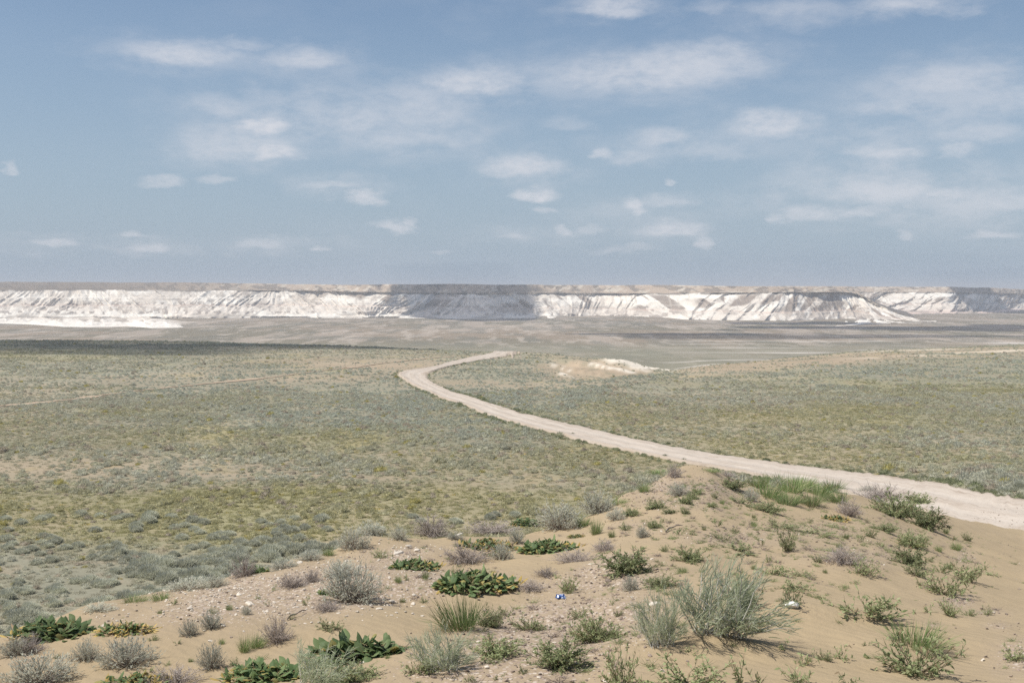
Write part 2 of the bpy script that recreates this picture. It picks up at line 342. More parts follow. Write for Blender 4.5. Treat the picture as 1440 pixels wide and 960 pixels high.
# faint dirt track on the left
TK = [(-60, 578), (0, 571), (40, 568), (80, 564), (130, 558), (180, 551), (230, 545.5), (290, 539.5), (340, 535), (390, 530), (430, 524), (470, 519), (500, 516.5), (530, 512), (560, 508.5), (600, 504), (640, 501.5)]
TC = resample([at(*p, mound=False)[:2] for p in TK], 400)
tg = np.gradient(TC, axis=0); tg /= np.linalg.norm(tg, axis=1)[:, None]; nrm = np.stack([-tg[:, 1], tg[:, 0]], 1)
hw = .22+.3*vn(np.arange(400)/6., np.zeros(400), 12)+.8*sst(.55, .8, vn(np.arange(400)/17., np.zeros(400), 13))
tu = np.linspace(-1, 1, 6)
TP = TC[:, None, :]+nrm[:, None, :]*(tu[None, :, None]*hw[:, None, None]+.4*(vn(np.arange(400)/4., np.zeros(400), 14)-.5)[:, None, None])
tz = T(TP[..., 0], TP[..., 1])+.05+.0002*TP[..., 1]
m_track, nt, out = new_mat('track_dirt')
pos = nt.n('ShaderNodeTexCoord').outputs['Object']
base = nt.mix(nt.noise(pos, .4, 4).outputs['Fac'], (.37, .285, .205), (.47, .37, .27))
nt.t.links.new(nt.n('ShaderNodeBsdfPrincipled', {'Base Color': base, 'Roughness': .95, 'Specular IOR Level': .1}).outputs[0], out.inputs[0])
struct('dirt_track', mesh_np('dirt_track', np.concatenate([TP, tz[..., None]], -1), grid_faces(400, 6), m_track, smooth=True))
def track_dist(X, Y):
    d = np.full(X.shape, 1e9)
    for i in range(0, 400, 4): d = np.minimum(d, np.hypot(X-TC[i, 0], Y-TC[i, 1]))
    return d

# ---------------------------------------------------------------- chalk escarpments
def make_cliff(name, cols, px0, px1, nc, seed, amp=1.0, pink=False):
    c = np.array(cols, float)
    px = np.linspace(px0, px1, nc)
    g = lambda j: np.interp(px, c[:, 0], c[:, j])
    def sm(v, n):
        for _ in range(n): v[1:-1] = .25*v[:-2]+.5*v[1:-1]+.25*v[2:]
        return v
    n_s = max(1, int(nc/160))
    yb, yl, yt, Yl, Yt, yk = [sm(g(j).copy(), n_s*3) for j in (1, 2, 4, 3, 5, 6)]
    Yb = 60*F/np.maximum(yb-HY, 5)
    Xc = (px-CX)/F*((Yb+Yl)/2)
    # profile rows
    v1 = np.linspace(0, 1, 78)                # base to ledge
    v2 = np.linspace(0, 1, 22)[1:]            # cap band
    V, C = [], []
    def gully(X, v, sd):
        w = X + 26*(vn(X/70, v*1.5, sd+1)-.5) + 70*(v-.5)*(sst(.3, .7, vn(X/210, 0*X, sd+2))-.5)*2
        r1 = 1-np.abs(2*vn(w/62, v*.55, sd+3)-1); r2 = 1-np.abs(2*vn(w/23, v*.9+5, sd+4)-1); r3 = 1-np.abs(2*vn(w/9, v*1.8+9, sd+5)-1)
        return r1, r2, r3
    for v in v1:
        f = v**.72 if True else v
        y = yb+(yl-yb)*v
        vk = np.where(yk > 0, np.clip((yk-yb)/(yl-yb), .12, .9), .18); fk = np.where(yk > 0, np.clip((Yl-115-Yb)/(Yl-Yb), .30, .9), .30)
        v2k = vk+.28*(1-vk); f2k = fk+.43*(1-fk)
        fY = np.where(v < vk, fk*v/vk, np.where(v < v2k, fk+(f2k-fk)*(v-vk)/(v2k-vk), f2k+(1-f2k)*(v-v2k)/(1-v2k)))
        Y = Yb+(Yl-Yb)*fY
        r1, r2, r3 = gully(Xc, np.full(nc, v), seed); bl0 = sst(520, 430, px)*(0 if pink else 1)
        w = sst(0, .3, v)*(1-.45*sst(.75, 1, v)); wt = sst(0, .06, v)
        D = amp*(w*(1-.8*bl0)*(30*r1**1.3+13*r2**1.2)*(.35+1.1*vn(Xc/210, 0*Xc, seed+70))+bl0*3.5*r2*w+wt*8*r3*(.4+.6*w)+wt*(1-w)*16*r2)
        step = 10*sst(.42, .46, v)+6*sst(.72, .75, v)                            # bench along the pink bed
        z = -(y-HY)/F*Y
        z = z + wt*amp*((vn(Xc/14, v*9, seed+9)-.5)*3.0*(1-sst(.8, 1, v))+(vn(Xc/6, v*18, seed+10)-.5)*1.5)
        Yd = Y-D+step
        V.append(np.stack([(px-CX)/F*Y, Yd, np.maximum(z, -60.6)], -1))
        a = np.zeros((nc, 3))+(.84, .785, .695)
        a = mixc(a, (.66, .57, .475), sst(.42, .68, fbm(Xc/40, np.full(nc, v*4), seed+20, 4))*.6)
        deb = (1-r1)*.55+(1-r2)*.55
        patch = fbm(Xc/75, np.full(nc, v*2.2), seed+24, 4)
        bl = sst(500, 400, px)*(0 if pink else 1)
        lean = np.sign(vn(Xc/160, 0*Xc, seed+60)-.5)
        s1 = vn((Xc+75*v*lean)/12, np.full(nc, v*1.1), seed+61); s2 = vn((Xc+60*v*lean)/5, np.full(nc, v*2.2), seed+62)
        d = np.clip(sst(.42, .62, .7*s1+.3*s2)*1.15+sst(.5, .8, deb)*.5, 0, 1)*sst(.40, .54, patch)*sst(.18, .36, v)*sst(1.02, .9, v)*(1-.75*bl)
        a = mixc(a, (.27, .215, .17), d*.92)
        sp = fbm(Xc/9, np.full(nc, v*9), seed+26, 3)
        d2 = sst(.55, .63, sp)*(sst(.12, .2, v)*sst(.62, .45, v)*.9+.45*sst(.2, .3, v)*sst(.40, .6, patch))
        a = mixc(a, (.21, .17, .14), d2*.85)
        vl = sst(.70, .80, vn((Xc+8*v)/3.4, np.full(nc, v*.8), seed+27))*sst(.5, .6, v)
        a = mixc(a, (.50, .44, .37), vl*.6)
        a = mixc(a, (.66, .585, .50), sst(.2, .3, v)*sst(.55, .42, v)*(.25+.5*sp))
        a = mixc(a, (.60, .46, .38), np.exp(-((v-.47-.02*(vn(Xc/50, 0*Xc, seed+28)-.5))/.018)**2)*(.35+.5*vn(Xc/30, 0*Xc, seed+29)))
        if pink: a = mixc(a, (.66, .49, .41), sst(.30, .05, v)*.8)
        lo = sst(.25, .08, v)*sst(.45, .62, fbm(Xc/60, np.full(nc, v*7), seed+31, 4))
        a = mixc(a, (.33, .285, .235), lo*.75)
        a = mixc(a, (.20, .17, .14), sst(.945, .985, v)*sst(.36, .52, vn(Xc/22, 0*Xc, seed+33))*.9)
        C.append(a)
    for v in v2:
        Y = Yl+(Yt-Yl)*v; y = yl+(yt-yl)*v
        r1, r2, r3 = gully(Xc*1.0, np.full(nc, 1.0+v*.3), seed)
        q1 = 1-np.abs(2*vn((Xc+v*10)/17, v*.4+0*Xc, seed+44)-1); q2 = vn((Xc-v*8)/6.5, v*1.2+0*Xc, seed+45)
        steep = sst(700, 200, Yt-Yl)
        D = amp*(.55*(26*r1**1.3+11*r2**1.2)*(1-.5*v)*(.3+.7*steep)+steep*(7*q1+3*q2)*(1-.8*sst(.85, 1, v)))
        z = -(y-HY)/F*Y
        z = z + 1.6*(vn(Xc/45, v*2+0*Xc, seed+46)-.5)*sst(0, .3, v)+(fbm(Xc/90, 0*Xc+v, seed+47, 4)-.5)*3.5*v*(1-steep*.6)
        V.append(np.stack([(px-CX)/F*Y, Y-D, z], -1))
        a = np.zeros((nc, 3))+(.42, .335, .255)
        a = mixc(a, (.19, .16, .13), sst(.50, .62, fbm(Xc/14+v, np.full(nc, v*2.2), seed+50, 4))*.8)
        a = mixc(a, (.60, .53, .43), sst(.55, .75, fbm(Xc/11-v*2, np.full(nc, v*3), seed+52, 3))*.75*steep)
        a = mixc(a, (.25, .22, .18), sst(.12, .0, v)*.7*vn(Xc/18, 0*Xc, seed+54))
        left = 1-steep
        a = mixc(a, (.155, .125, .095), left*.8)
        C.append(a)
    for dY, dz in ((60, -.5), (400, -3), (2000, -8), (9000, -20)):
        Y = Yt+dY
        V.append(np.stack([(px-CX)/F*Y, Y, -(yt-HY)/F*Yt+dz], -1)); C.append(np.zeros((nc, 3))+(.17, .14, .11))
    V = np.array(V); C = np.array(C)
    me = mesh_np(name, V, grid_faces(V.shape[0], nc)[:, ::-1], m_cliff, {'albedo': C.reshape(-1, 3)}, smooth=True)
    return struct(name, me)
m_cliff, nt, out = new_mat('chalk')
pos = nt.n('ShaderNodeTexCoord').outputs['Object']; a = attr(nt, 'albedo').outputs['Color']
n1 = nt.noise(pos, .12, 5, .65).outputs['Fac']
mp = nt.n('ShaderNodeMapping', {'Vector': pos, 'Scale': (.006, .006, .16)}).outputs[0]
n2 = nt.noise(mp, 1.0, 3, .6).outputs['Fac']
k = nt.m('ADD', .55, nt.m('ADD', nt.m('MULTIPLY', n1, .45), nt.m('MULTIPLY', n2, .45)))
base = nt.mix(1.0, a, nt.n('ShaderNodeCombineColor', {0: k, 1: k, 2: k}).outputs[0], 'MULTIPLY')
nt.t.links.new(nt.n('ShaderNodeBsdfPrincipled', {'Base Color': base, 'Roughness': .95, 'Specular IOR Level': .1}).outputs[0], out.inputs[0])
# bearing column, base row, ledge row, ledge distance, top row, top distance, -
NEAR = [(-700, 447.5, 409, 2560, 394, 3400, 441.5), (-300, 447.5, 408.5, 2560, 395, 3300, 441.5), (0, 447.5, 408, 2550, 396, 3200, 441.5), (130, 447.5, 408, 2550, 396.6, 3200, 441.5), (200, 447.5, 408, 2545, 397, 3100, 441.5), (300, 447.5, 408.5, 2570, 397.6, 3000, 441.5),
(400, 446.5, 409, 2600, 399, 2900, 440.9), (450, 447, 409.5, 2590, 400.2, 2740, 441.4), (500, 447, 411, 2570, 400, 2620, 441.6), (550, 446.5, 411.5, 2560, 399.6, 2595, 441.2), (565, 447, 412, 2640, 399.6, 2675, 441.8),
        (620, 448, 412.5, 2680, 399.6, 2715, 442.7), (690, 449, 412.5, 2600, 399.8, 2635, 443.5), (715, 449, 412.5, 2640, 400.2, 2675, 443.5), (760, 449.5, 412.5, 2760, 400.4, 2795, 443.9), (840, 451, 413, 2820, 400.8, 2855, 445.3), (900, 454, 413, 2730, 401, 2765, 447.9),
        (960, 458, 412.5, 2500, 401.4, 2535, 451.2), (1010, 460, 412, 2420, 401.8, 2455, 452.8), (1060, 462, 412, 2400, 402.4, 2435, 454.5), (1100, 462, 411.5, 2400, 402.8, 2435, 454.4), (1150, 460, 411, 2440, 403.4, 2475, 452.6), (1185, 458, 411, 2500, 404, 2535, 450.9),
        (1200, 457, 413, 2520, 405.5, 2550, 446.0), (1214, 456, 419, 2500, 416, 2520, 446.8), (1232, 455, 429, 2480, 427.5, 2490, 448.5), (1260, 454, 441, 2420, 440.5, 2430, 450.8), (1300, 453, 451.5, 2320, 451.3, 2325, 452.6), (1330, 452.5, 452.3, 2240, 452.2, 2245, 452.4)]
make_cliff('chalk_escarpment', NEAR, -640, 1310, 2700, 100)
# low white spur running out in front of its left part
ps = np.linspace(-640, 270, 1300); vs = np.linspace(0, 1, 40)
yb_ = np.interp(ps, [-640, -200, 0, 40, 90, 130, 180, 215, 262, 270], [449, 451, 455, 456, 459.5, 460, 459, 461.5, 461, 460.5]); yt_ = np.interp(ps, [-640, 205, 235, 255, 266, 270], [446.6, 446.6, 448.5, 454, 459.5, 460.5])
Xs_ = (ps-CX)/F*2200
SV, SC = [], []
for v in vs:
    yy = yb_+(yt_-yb_)*v; Yb_ = 60*F/(yb_-HY); Ye = Yb_+250; Y_ = Yb_+(Ye-Yb_)*v**1.15
    kn = (fbm(Xs_/38, np.full(1300, v*4), 501, 4)-.5); z_ = -(yy-HY)/F*Y_+np.abs(kn)*16*sst(0, .25, v)*sst(1, .85, v)*sst(270, 235, ps)
    SV.append(np.stack([(ps-CX)/F*Y_, Y_-16*(1-np.abs(2*vn(Xs_/24, 0*Xs_+v*.6, 505)-1))*sst(0, .2, v), np.maximum(z_, -60.5)], -1))
    c_ = np.zeros((1300, 3))+(.78, .725, .645)
    c_ = mixc(c_, (.34, .29, .235), sst(.50, .60, fbm(Xs_/14, np.full(1300, v*5), 508, 4))*sst(.30, .6, v)*.85)
    SC.append(mixc(c_, (.62, .54, .45), sst(.6, 1, v)*.7))
SV.append(SV[-1]+np.array([0, 140, 0])); SV[-1][:, 2] = -60.5; SC.append(SC[-1])
struct('chalk_spur', mesh_np('chalk_spur', np.array(SV), grid_faces(41, 1300)[:, ::-1], m_cliff, {'albedo': np.array(SC).reshape(-1, 3)}, smooth=True))
FAR = [(1050, 441, 411, 3350, 402, 3400, 0), (1190, 441, 411, 3350, 402.6, 3390, 0), (1270, 441, 411, 3280, 403, 3320, 0), (1330, 442, 411.5, 3180, 403.6, 3215, 0), (1370, 441, 412, 3320, 404.2, 3355, 0), (1405, 439, 412.5, 3500, 405, 3540, 0), (1440, 437, 413, 3700, 407.0, 3740, 0), (1600, 436, 413, 3750, 407, 3800, 0), (2100, 436, 413, 3750, 407, 3800, 0)]
FAR = [(a, b, c, d, e, f, b-4) for a, b, c, d, e, f, _ in FAR]
make_cliff('distant_escarpment', FAR, 1060, 2050, 900, 400, amp=1.1, pink=True)

# ---------------------------------------------------------------- plant building blocks
def ribbons(P, W, side):
    """P (n,k,3) centre lines, W (n,k) half widths, side (n,3) -> verts, quads"""
    n, k, _ = P.shape
    sd = side/np.maximum(np.linalg.norm(side, axis=1), 1e-9)[:, None]
    V = np.stack([P-sd[:, None]*W[..., None], P+sd[:, None]*W[..., None]], 2).reshape(-1, 3)
    b = (np.arange(n)*k*2)[:, None]+(np.arange(k-1)*2)[None, :]
    q = np.stack([b, b+1, b+3, b+2], -1).reshape(-1, 4)
    return V, q
def tubes(P, W):
    """three-sided tapering tubes"""
    n, k, _ = P.shape
    d = P[:, -1]-P[:, 0]; d /= np.maximum(np.linalg.norm(d, axis=1), 1e-9)[:, None]
    a = np.cross(d, [.31, .17, .93]); a /= np.maximum(np.linalg.norm(a, axis=1), 1e-9)[:, None]; b_ = np.cross(d, a)
    V = np.stack([P+(a*math.cos(t)+b_*math.sin(t))[:, None]*W[..., None] for t in (0, 2.094, 4.189)], 2).reshape(-1, 3)
    b = (np.arange(n)*k*3)[:, None]+(np.arange(k-1)*3)[None, :]
    q = np.concatenate([np.stack([b+i, b+(i+1) % 3, b+3+(i+1) % 3, b+3+i], -1).reshape(-1, 4) for i in range(3)])
    return V, q
def broad(P, W, side, fold):
    """leaves with a folded midrib"""
    n, k, _ = P.shape
    sd = side/np.maximum(np.linalg.norm(side, axis=1), 1e-9)[:, None]
    up = np.cross(P[:, -1]-P[:, 0], sd); up /= np.maximum(np.linalg.norm(up, axis=1), 1e-9)[:, None]
    L = P-sd[:, None]*W[..., None]+up[:, None]*(W*fold)[..., None]; Rr = P+sd[:, None]*W[..., None]+up[:, None]*(W*fold)[..., None]
    V = np.stack([L, P, Rr], 2).reshape(-1, 3)
    b = (np.arange(n)*k*3)[:, None]+(np.arange(k-1)*3)[None, :]
    q = np.concatenate([np.stack([b+i, b+i+1, b+4+i, b+3+i], -1).reshape(-1, 4) for i in (0, 1)])
    return V, q
def pack(name, mat, parts, smooth=False):
    """parts: list of (V, q, rnd per vertex)"""
    off = 0; Vs, Q, Rn = [], [], []
    for V, q, r in parts:
        Vs.append(V); Q.append(q+off); Rn.append(r); off += len(V)
    return mesh_np(name, np.concatenate(Vs), np.concatenate(Q), mat, {'rnd': np.concatenate(Rn)}, smooth)
U = lambda *s: rng.random(s)
def dirs(n, zmin=.05, zmax=1.0):
    z = zmin+(zmax-zmin)*U(n); t = U(n)*2*math.pi; r = np.sqrt(1-z*z)
    return np.stack([r*np.cos(t), r*np.sin(t), z], 1)
def leaf_mat(name, c1, c2, c3=None, f3=.9, trans=.25, spec=.15, rough=.7, inst=False, objvar=.25):
    m, nt, out = new_mat(name)
    r = attr(nt, 'rnd').outputs['Fac']
    col = nt.mix(r, c1, c2)
    if c3 is not None: col = nt.mix(nt.m('GREATER_THAN', r, f3), col, c3)
    if inst:
        ti = attr(nt, 'tint', 'INSTANCER').outputs['Color']
        col = nt.mix(1.0, col, ti, 'MULTIPLY')
    else:
        orr = nt.n('ShaderNodeObjectInfo').outputs['Random']
        k = nt.rng(orr, 0, 1, 1-objvar, 1+objvar)
        col = nt.mix(1.0, col, nt.n('ShaderNodeCombineColor', {0: k, 1: k, 2: k}).outputs[0], 'MULTIPLY')
    b = nt.n('ShaderNodeBsdfPrincipled', {'Base Color': col, 'Roughness': rough, 'Specular IOR Level': spec})
    tr = nt.n('ShaderNodeBsdfTranslucent', {'Color': col})
    mx = nt.n('ShaderNodeMixShader', {0: trans, 1: b.outputs[0], 2: tr.outputs[0]})
    nt.t.links.new(mx.outputs[0], out.inputs[0])
    return m
M = dict(
 sage=leaf_mat('sage_leaf', (.42, .425, .34), (.64, .65, .55), trans=.42),
 sage_stem=leaf_mat('sage_stem', (.26, .21, .165), (.42, .36, .30), trans=0),
 dock=leaf_mat('dock_leaf', (.085, .145, .055), (.25, .32, .145), (.38, .34, .13), .92, trans=.34, spec=.22, rough=.55, objvar=.15),
 wither=leaf_mat('withered_leaf', (.50, .36, .10), (.60, .48, .22), (.40, .30, .19), .7, trans=.3),
 dock_stem=leaf_mat('dock_stem', (.16, .17, .07), (.24, .18, .10), trans=0),
 twig=leaf_mat('dry_twig', (.35, .30, .265), (.52, .46, .415), trans=0, objvar=.15),
 grass=leaf_mat('grass_blade', (.15, .225, .075), (.31, .38, .17), (.42, .36, .21), .92, trans=.35),
 drygrass=leaf_mat('dry_blade', (.36, .29, .18), (.46, .38, .26), trans=.2),
 weed=leaf_mat('weed_leaf', (.24, .29, .135), (.44, .47, .26), (.40, .31, .20), .93, trans=.4),
 weed_stem=leaf_mat('weed_stem', (.17, .145, .085), (.25, .21, .13), trans=0),
 wisp=leaf_mat('wispy_leaf', (.34, .385, .225), (.60, .635, .48), trans=.48, objvar=.1),
 pale_stem=leaf_mat('pale_stem', (.42, .41, .36), (.56, .55, .50), trans=0, objvar=.1),
)
rep = lambda r, k: np.repeat(r, k)
def curve(p0, d, L, k, droop, jit=.0):
    """n curved lines from p0 in direction d with length L"""
    t = np.linspace(0, 1, k)
    P = p0[:, None]+d[:, None]*(L[:, None]*t)[..., None]
    P[..., 2] += (droop*L)[:, None]*t[None]**2
    if jit: P += (U(*P.shape)-.5)*jit*t[None, :, None]
    return P
def flat(V):    # keep above the soil
    V[:, 2] = np.maximum(V[:, 2], -.02); return V
def proto_sage(n_tw=150, n_lf=2400, lw=.013, ll=.085, zr=.8, open_=.25):
    d = dirs(n_tw, .08, 1); p0 = np.concatenate([(U(n_tw, 2)-.5)*.35, np.zeros((n_tw, 1))], 1)
    L = .75+.35*U(n_tw)
    P = curve(p0, d*np.array([1, 1, zr]), L, 5, .12*U(n_tw), .10)
    W = np.broadcast_to(np.array([.012, .009, .007, .005, .002]), (n_tw, 5))
    V, q = tubes(P, W); st = (flat(V), q, rep(U(n_tw), 15))
    i = rng.integers(0, n_tw, n_lf); t = open_+(1-open_)*U(n_lf)**.6; x = t*4; j = np.minimum(x.astype(int), 3); f = (x-j)[:, None]
    b = P[i, j]*(1-f)+P[i, j+1]*f + (U(n_lf, 3)-.5)*.10
    ld = P[i, -1]-P[i, 0]; ld /= np.linalg.norm(ld, axis=1)[:, None]
    ld = ld*.8+(U(n_lf, 3)-.5)*1.3; ld /= np.linalg.norm(ld, axis=1)[:, None]
    Lp = curve(b, ld, ll*(.6+.8*U(n_lf)), 3, np.zeros(n_lf))
    Lw = lw*(.7+.6*U(n_lf))[:, None]*np.array([[.5, 1, .15]])
    V, q = ribbons(Lp, Lw, np.cross(ld, [0, 0, 1.])+rng.normal(size=(n_lf, 3))*.35)
    fo = (flat(V), q, rep(U(n_lf), 6))
    return {'foliage': pack('foliage', M['sage'], [fo]), 'stems': pack('stems', M['sage_stem'], [st])}
def proto_twig(n=70, sub=14):
    d = dirs(n, .1, 1); p0 = np.concatenate([(U(n, 2)-.5)*.3, np.zeros((n, 1))], 1); L = .6+.4*U(n)
    P = curve(p0, d*np.array([1, 1, .85]), L, 5, .1*U(n), .14)
    V, q = tubes(P, np.broadcast_to(np.array([.013, .010, .008, .006, .003]), (n, 5))); st = (flat(V), q, rep(U(n), 15))
    m = n*sub; i = np.repeat(np.arange(n), sub); x = (.25+.75*U(m))*4; j = np.minimum(x.astype(int), 3); f = (x-j)[:, None]
    b = P[i, j]*(1-f)+P[i, j+1]*f
    ld = d[i]*.7+(U(m, 3)-.5)*1.7; ld /= np.linalg.norm(ld, axis=1)[:, None]
    Q = curve(b, ld, .12+.2*U(m), 4, np.zeros(m), .06)
    V, q = tubes(Q, np.broadcast_to(np.array([.0065, .005, .004, .002]), (m, 4)))
    return {'fine_twigs': pack('fine_twigs', M['twig'], [(flat(V), q, rep(U(m), 12))]), 'stems': pack('stems', M['sage_stem'], [st])}
def proto_dock(n=260, ax=1.0, ay=.55, yellow=.12, big=1.0):
    t_ = U(n)*2*math.pi; r_ = np.sqrt(U(n)); nz = .75+.35*vn(t_*1.3, 0*t_, int(n+ay*100))
    c = np.stack([r_*np.cos(t_)*ax*.84*nz, r_*np.sin(t_)*ay*.85*nz, .02+.20*(1-r_**1.6)*U(n)], 1)
    az = U(n)*2*math.pi; el = R(2)+R(62)*U(n)*(1-.35*r_)
    d = np.stack([np.cos(az)*np.cos(el)+c[:, 0]*.55, np.sin(az)*np.cos(el)+c[:, 1]*.5-.15, np.sin(el)], 1); d /= np.linalg.norm(d, axis=1)[:, None]
    L = (.15+.14*U(n))*big
    p0 = c.copy()
    P = curve(p0, d, L, 7, -.45*U(n), .012)
    P[..., 2] = np.maximum(P[..., 2]+.012, .01)
    sdv = np.cross(d, [0, 0, 1.])+rng.normal(size=(n, 3))*.25
    W = L[:, None]*(.19+.07*U(n))[:, None]*np.array([[.08, .16, .70, 1, .92, .55, .03]])
    W = W*(1+.18*(U(n, 7)-.5))
    V, q = broad(P, W, sdv, .35)
    r = U(n)
    yl = (U(n)+.35*(c[:, 0]/ax)*(1 if U(1)[0] > .5 else -1) - .30*(el/R(64)) + .25*r_**2) > (1.05-yellow*1.5)
    V = V.reshape(n, 7, 3, 3); mid = V[:, :, 1:2]; V = np.where(yl[:, None, None, None], mid+(V-mid)*.62, V)
    def sub(mask):
        V3 = V.reshape(n, 7, 3, 3)[mask].reshape(-1, 3); k = int(mask.sum())
        b = (np.arange(k)*21)[:, None]+(np.arange(6)*3)[None]
        qq = np.concatenate([np.stack([b+i, b+i+1, b+4+i, b+3+i], -1).reshape(-1, 4) for i in (0, 1)])
        return V3, qq, rep(r[mask], 21)
    o = {'leaves': pack('leaves', M['dock'], [sub(~yl)], True)}
    if yl.sum() >= 1: o['withered_leaves'] = pack('withered_leaves', M['wither'], [sub(yl)], True)
    Vt, qt = tubes(P[:, :4], np.broadcast_to(np.array([.012, .010, .008, .005]), (n, 4)))
    o['stems'] = pack('stems', M['dock_stem'], [(Vt, qt, rep(U(n), 12))])
    return o
def proto_grass(n=330, spread=.45, lean=(0, 0), dry=.15, wd=.008):
    az = U(n)*2*math.pi; el = R(28)+R(60)*U(n)**.8
    d = np.stack([np.cos(az)*np.cos(el)+lean[0], np.sin(az)*np.cos(el)+lean[1], np.sin(el)], 1); d /= np.linalg.norm(d, axis=1)[:, None]
    rr = np.sqrt(U(n))*spread; p0 = np.stack([rr*np.cos(az), rr*np.sin(az)*.7, np.zeros(n)], 1)
    L = .55+.55*U(n)
    P = curve(p0, d, L, 6, -.35*U(n)-.05, .03)
    W = wd*(.7+.6*U(n))[:, None]*np.array([[1, 1, .95, .8, .5, .06]])
    sdv = np.cross(d, [0, 0, 1.])+rng.normal(size=(n, 3))*.3
    r = U(n); k = int(n*(1-dry))
    V, q = ribbons(P[:k], W[:k], sdv[:k]); V2, q2 = ribbons(P[k:]*np.array([1.05, 1.05, .8]), W[k:], sdv[k:])
    return {'green_blades': pack('green_blades', M['grass'], [(flat(V), q, rep(r[:k], 12))]), 'dry_blades': pack('dry_blades', M['drygrass'], [(flat(V2), q2, rep(r[k:], 12))])}
def proto_weed(n=22, per=26, flatn=.5, ll=.12, lw=.024, bushy=1.0):
    d = dirs(n, .12, .95)*np.array([1, 1, 1-.45*flatn]); p0 = np.concatenate([(U(n, 2)-.5)*.2, np.zeros((n, 1))], 1)
    L = .55+.55*U(n)
    P = curve(p0, d, L, 6, .25*U(n), .10)
    V, q = tubes(P, np.broadcast_to(np.array([.014, .012, .010, .008, .006, .003]), (n, 6))); st = [(flat(V), q, rep(U(n), 18))]
    # side twigs
    m = n*5; i = np.repeat(np.arange(n), 5); x = (.25+.7*U(m))*5; j = np.minimum(x.astype(int), 4); f = (x-j)[:, None]
    b = P[i, j]*(1-f)+P[i, j+1]*f; sdir = d[i]*.8+(U(m, 3)-.5)*1.5; sdir /= np.linalg.norm(sdir, axis=1)[:, None]
    Q = curve(b, sdir, .14+.16*U(m), 6, .1*np.ones(m), .03)
    V, q = tubes(Q, np.broadcast_to(np.array([.007, .006, .005, .004, .003, .002]), (m, 6))); st.append((flat(V), q, rep(U(m), 18)))
    AP = np.concatenate([P, Q]); wts = np.concatenate([np.full(n, 2.), np.full(m, 1.)]); wts /= wts.sum()
    N = int(n*per*bushy); i = rng.choice(len(AP), N, p=wts); x = (.15+.85*U(N))*5; j = np.minimum(x.astype(int), 4); f = (x-j)[:, None]
    b = AP[i, j]*(1-f)+AP[i, j+1]*f
    ld = AP[i, -1]-AP[i, 0]; ld /= np.linalg.norm(ld, axis=1)[:, None]; ld = ld*.6+rng.normal(size=(N, 3))*.55+np.array([0, 0, .1]); ld /= np.linalg.norm(ld, axis=1)[:, None]
    Lp = curve(b, ld, ll*(.6+.7*U(N)), 4, -.1*np.ones(N))
    V, q = ribbons(Lp, lw*(.7+.6*U(N))[:, None]*np.array([[.35, 1, .8, .1]]), np.cross(ld, [0, 0, 1.])+rng.normal(size=(N, 3))*.5)
    return {'foliage': pack('foliage', M['weed'], [(flat(V), q, rep(U(N), 8))]), 'stems': pack('stems', M['weed_stem'], st)}
def proto_wisp(n=42, nl=2600, lean=.25):
    d = dirs(n, .35, 1); d[:, 0] += lean*.6; d /= np.linalg.norm(d, axis=1)[:, None]; p0 = np.concatenate([(U(n, 2)-.5)*np.array([.8, .4]), np.zeros((n, 1))], 1)
    L = .6+.5*U(n); P = curve(p0, d, L, 7, -.12*U(n), .10)
    V, q = tubes(P, np.broadcast_to(np.array([.016, .014, .012, .010, .008, .006, .003]), (n, 7))); st = (flat(V), q, rep(U(n), 21))
    i = rng.integers(0, n, nl); x = (.12+.88*U(nl)**.8)*6; j = np.minimum(x.astype(int), 5); f = (x-j)[:, None]
    b = P[i, j]*(1-f)+P[i, j+1]*f+(U(nl, 3)-.5)*.12
    ld = d[i]*.9+(U(nl, 3)-.5)*1.2+np.array([lean, 0, .1]); ld /= np.linalg.norm(ld, axis=1)[:, None]
    Lp = curve(b, ld, .13+.14*U(nl), 4, -.15*np.ones(nl))
    V, q = ribbons(Lp, .0062*(.7+.6*U(nl))[:, None]*np.array([[.7, 1, .8, .1]]), rng.normal(size=(nl, 3)))
    return {'foliage': pack('foliage', M['wisp'], [(flat(V), q, rep(U(nl), 8))]), 'stems': pack('stems', M['pale_stem'], [st])}
PROTO = {
 'sage': [proto_sage() for _ in range(4)],
 'twig': [proto_twig() for _ in range(3)],
 'dock': [proto_dock(430, 1, .55, .07), proto_dock(460, 1, .6, .12), proto_dock(320, 1, .55, .05, 1.3)],
 'dockyellow': [proto_dock(360, 1, .5, .50), proto_dock(380, 1, .55, .40)],
 'grass': [proto_grass(), proto_grass(360, .5, (.3, 0)), proto_grass(300, .55, (.15, .1), .08)],
 'weed': [proto_weed(), proto_weed(26, 26, .35), proto_weed(18, 30, .6)],
 'bushy': [proto_weed(46, 55, .2, .11, .02), proto_weed(52, 50, .3, .12, .018)],
 'sprig': [proto_weed(7, 13, .3, .22, .04), proto_weed(9, 11, .6, .2, .036), proto_weed(5, 14, .0, .22, .038)],
 'wisp': [proto_wisp(), proto_wisp(34, 2200, .1), proto_wisp(58, 2500, .40)],
}
EXT = {}
for k, vs in PROTO.items():
    for i, v in enumerate(vs):
        co = np.concatenate([np.array([x.co for x in me.vertices]) for me in v.values()])
        lo = np.percentile(co, 1.5, axis=0); hi = np.percentile(co, 98.5, axis=0)
        EXT[k, i] = (hi[0]-lo[0], hi[2])
NAMES = {'sage': ('silvery_sagebrush', 'shrub'), 'twig': ('dry_shrub', 'dry shrub'), 'dock': ('broad_leaved_plant', 'leafy plant'), 'dockyellow': ('broad_leaved_plant', 'leafy plant'),
         'grass': ('grass_tuft', 'grass tuft'), 'weed': ('sprawling_weed', 'weed'), 'bushy': ('bushy_weed', 'weed'), 'sprig': ('weed_sprig', 'weed'), 'wisp': ('wispy_shrub', 'shrub')}
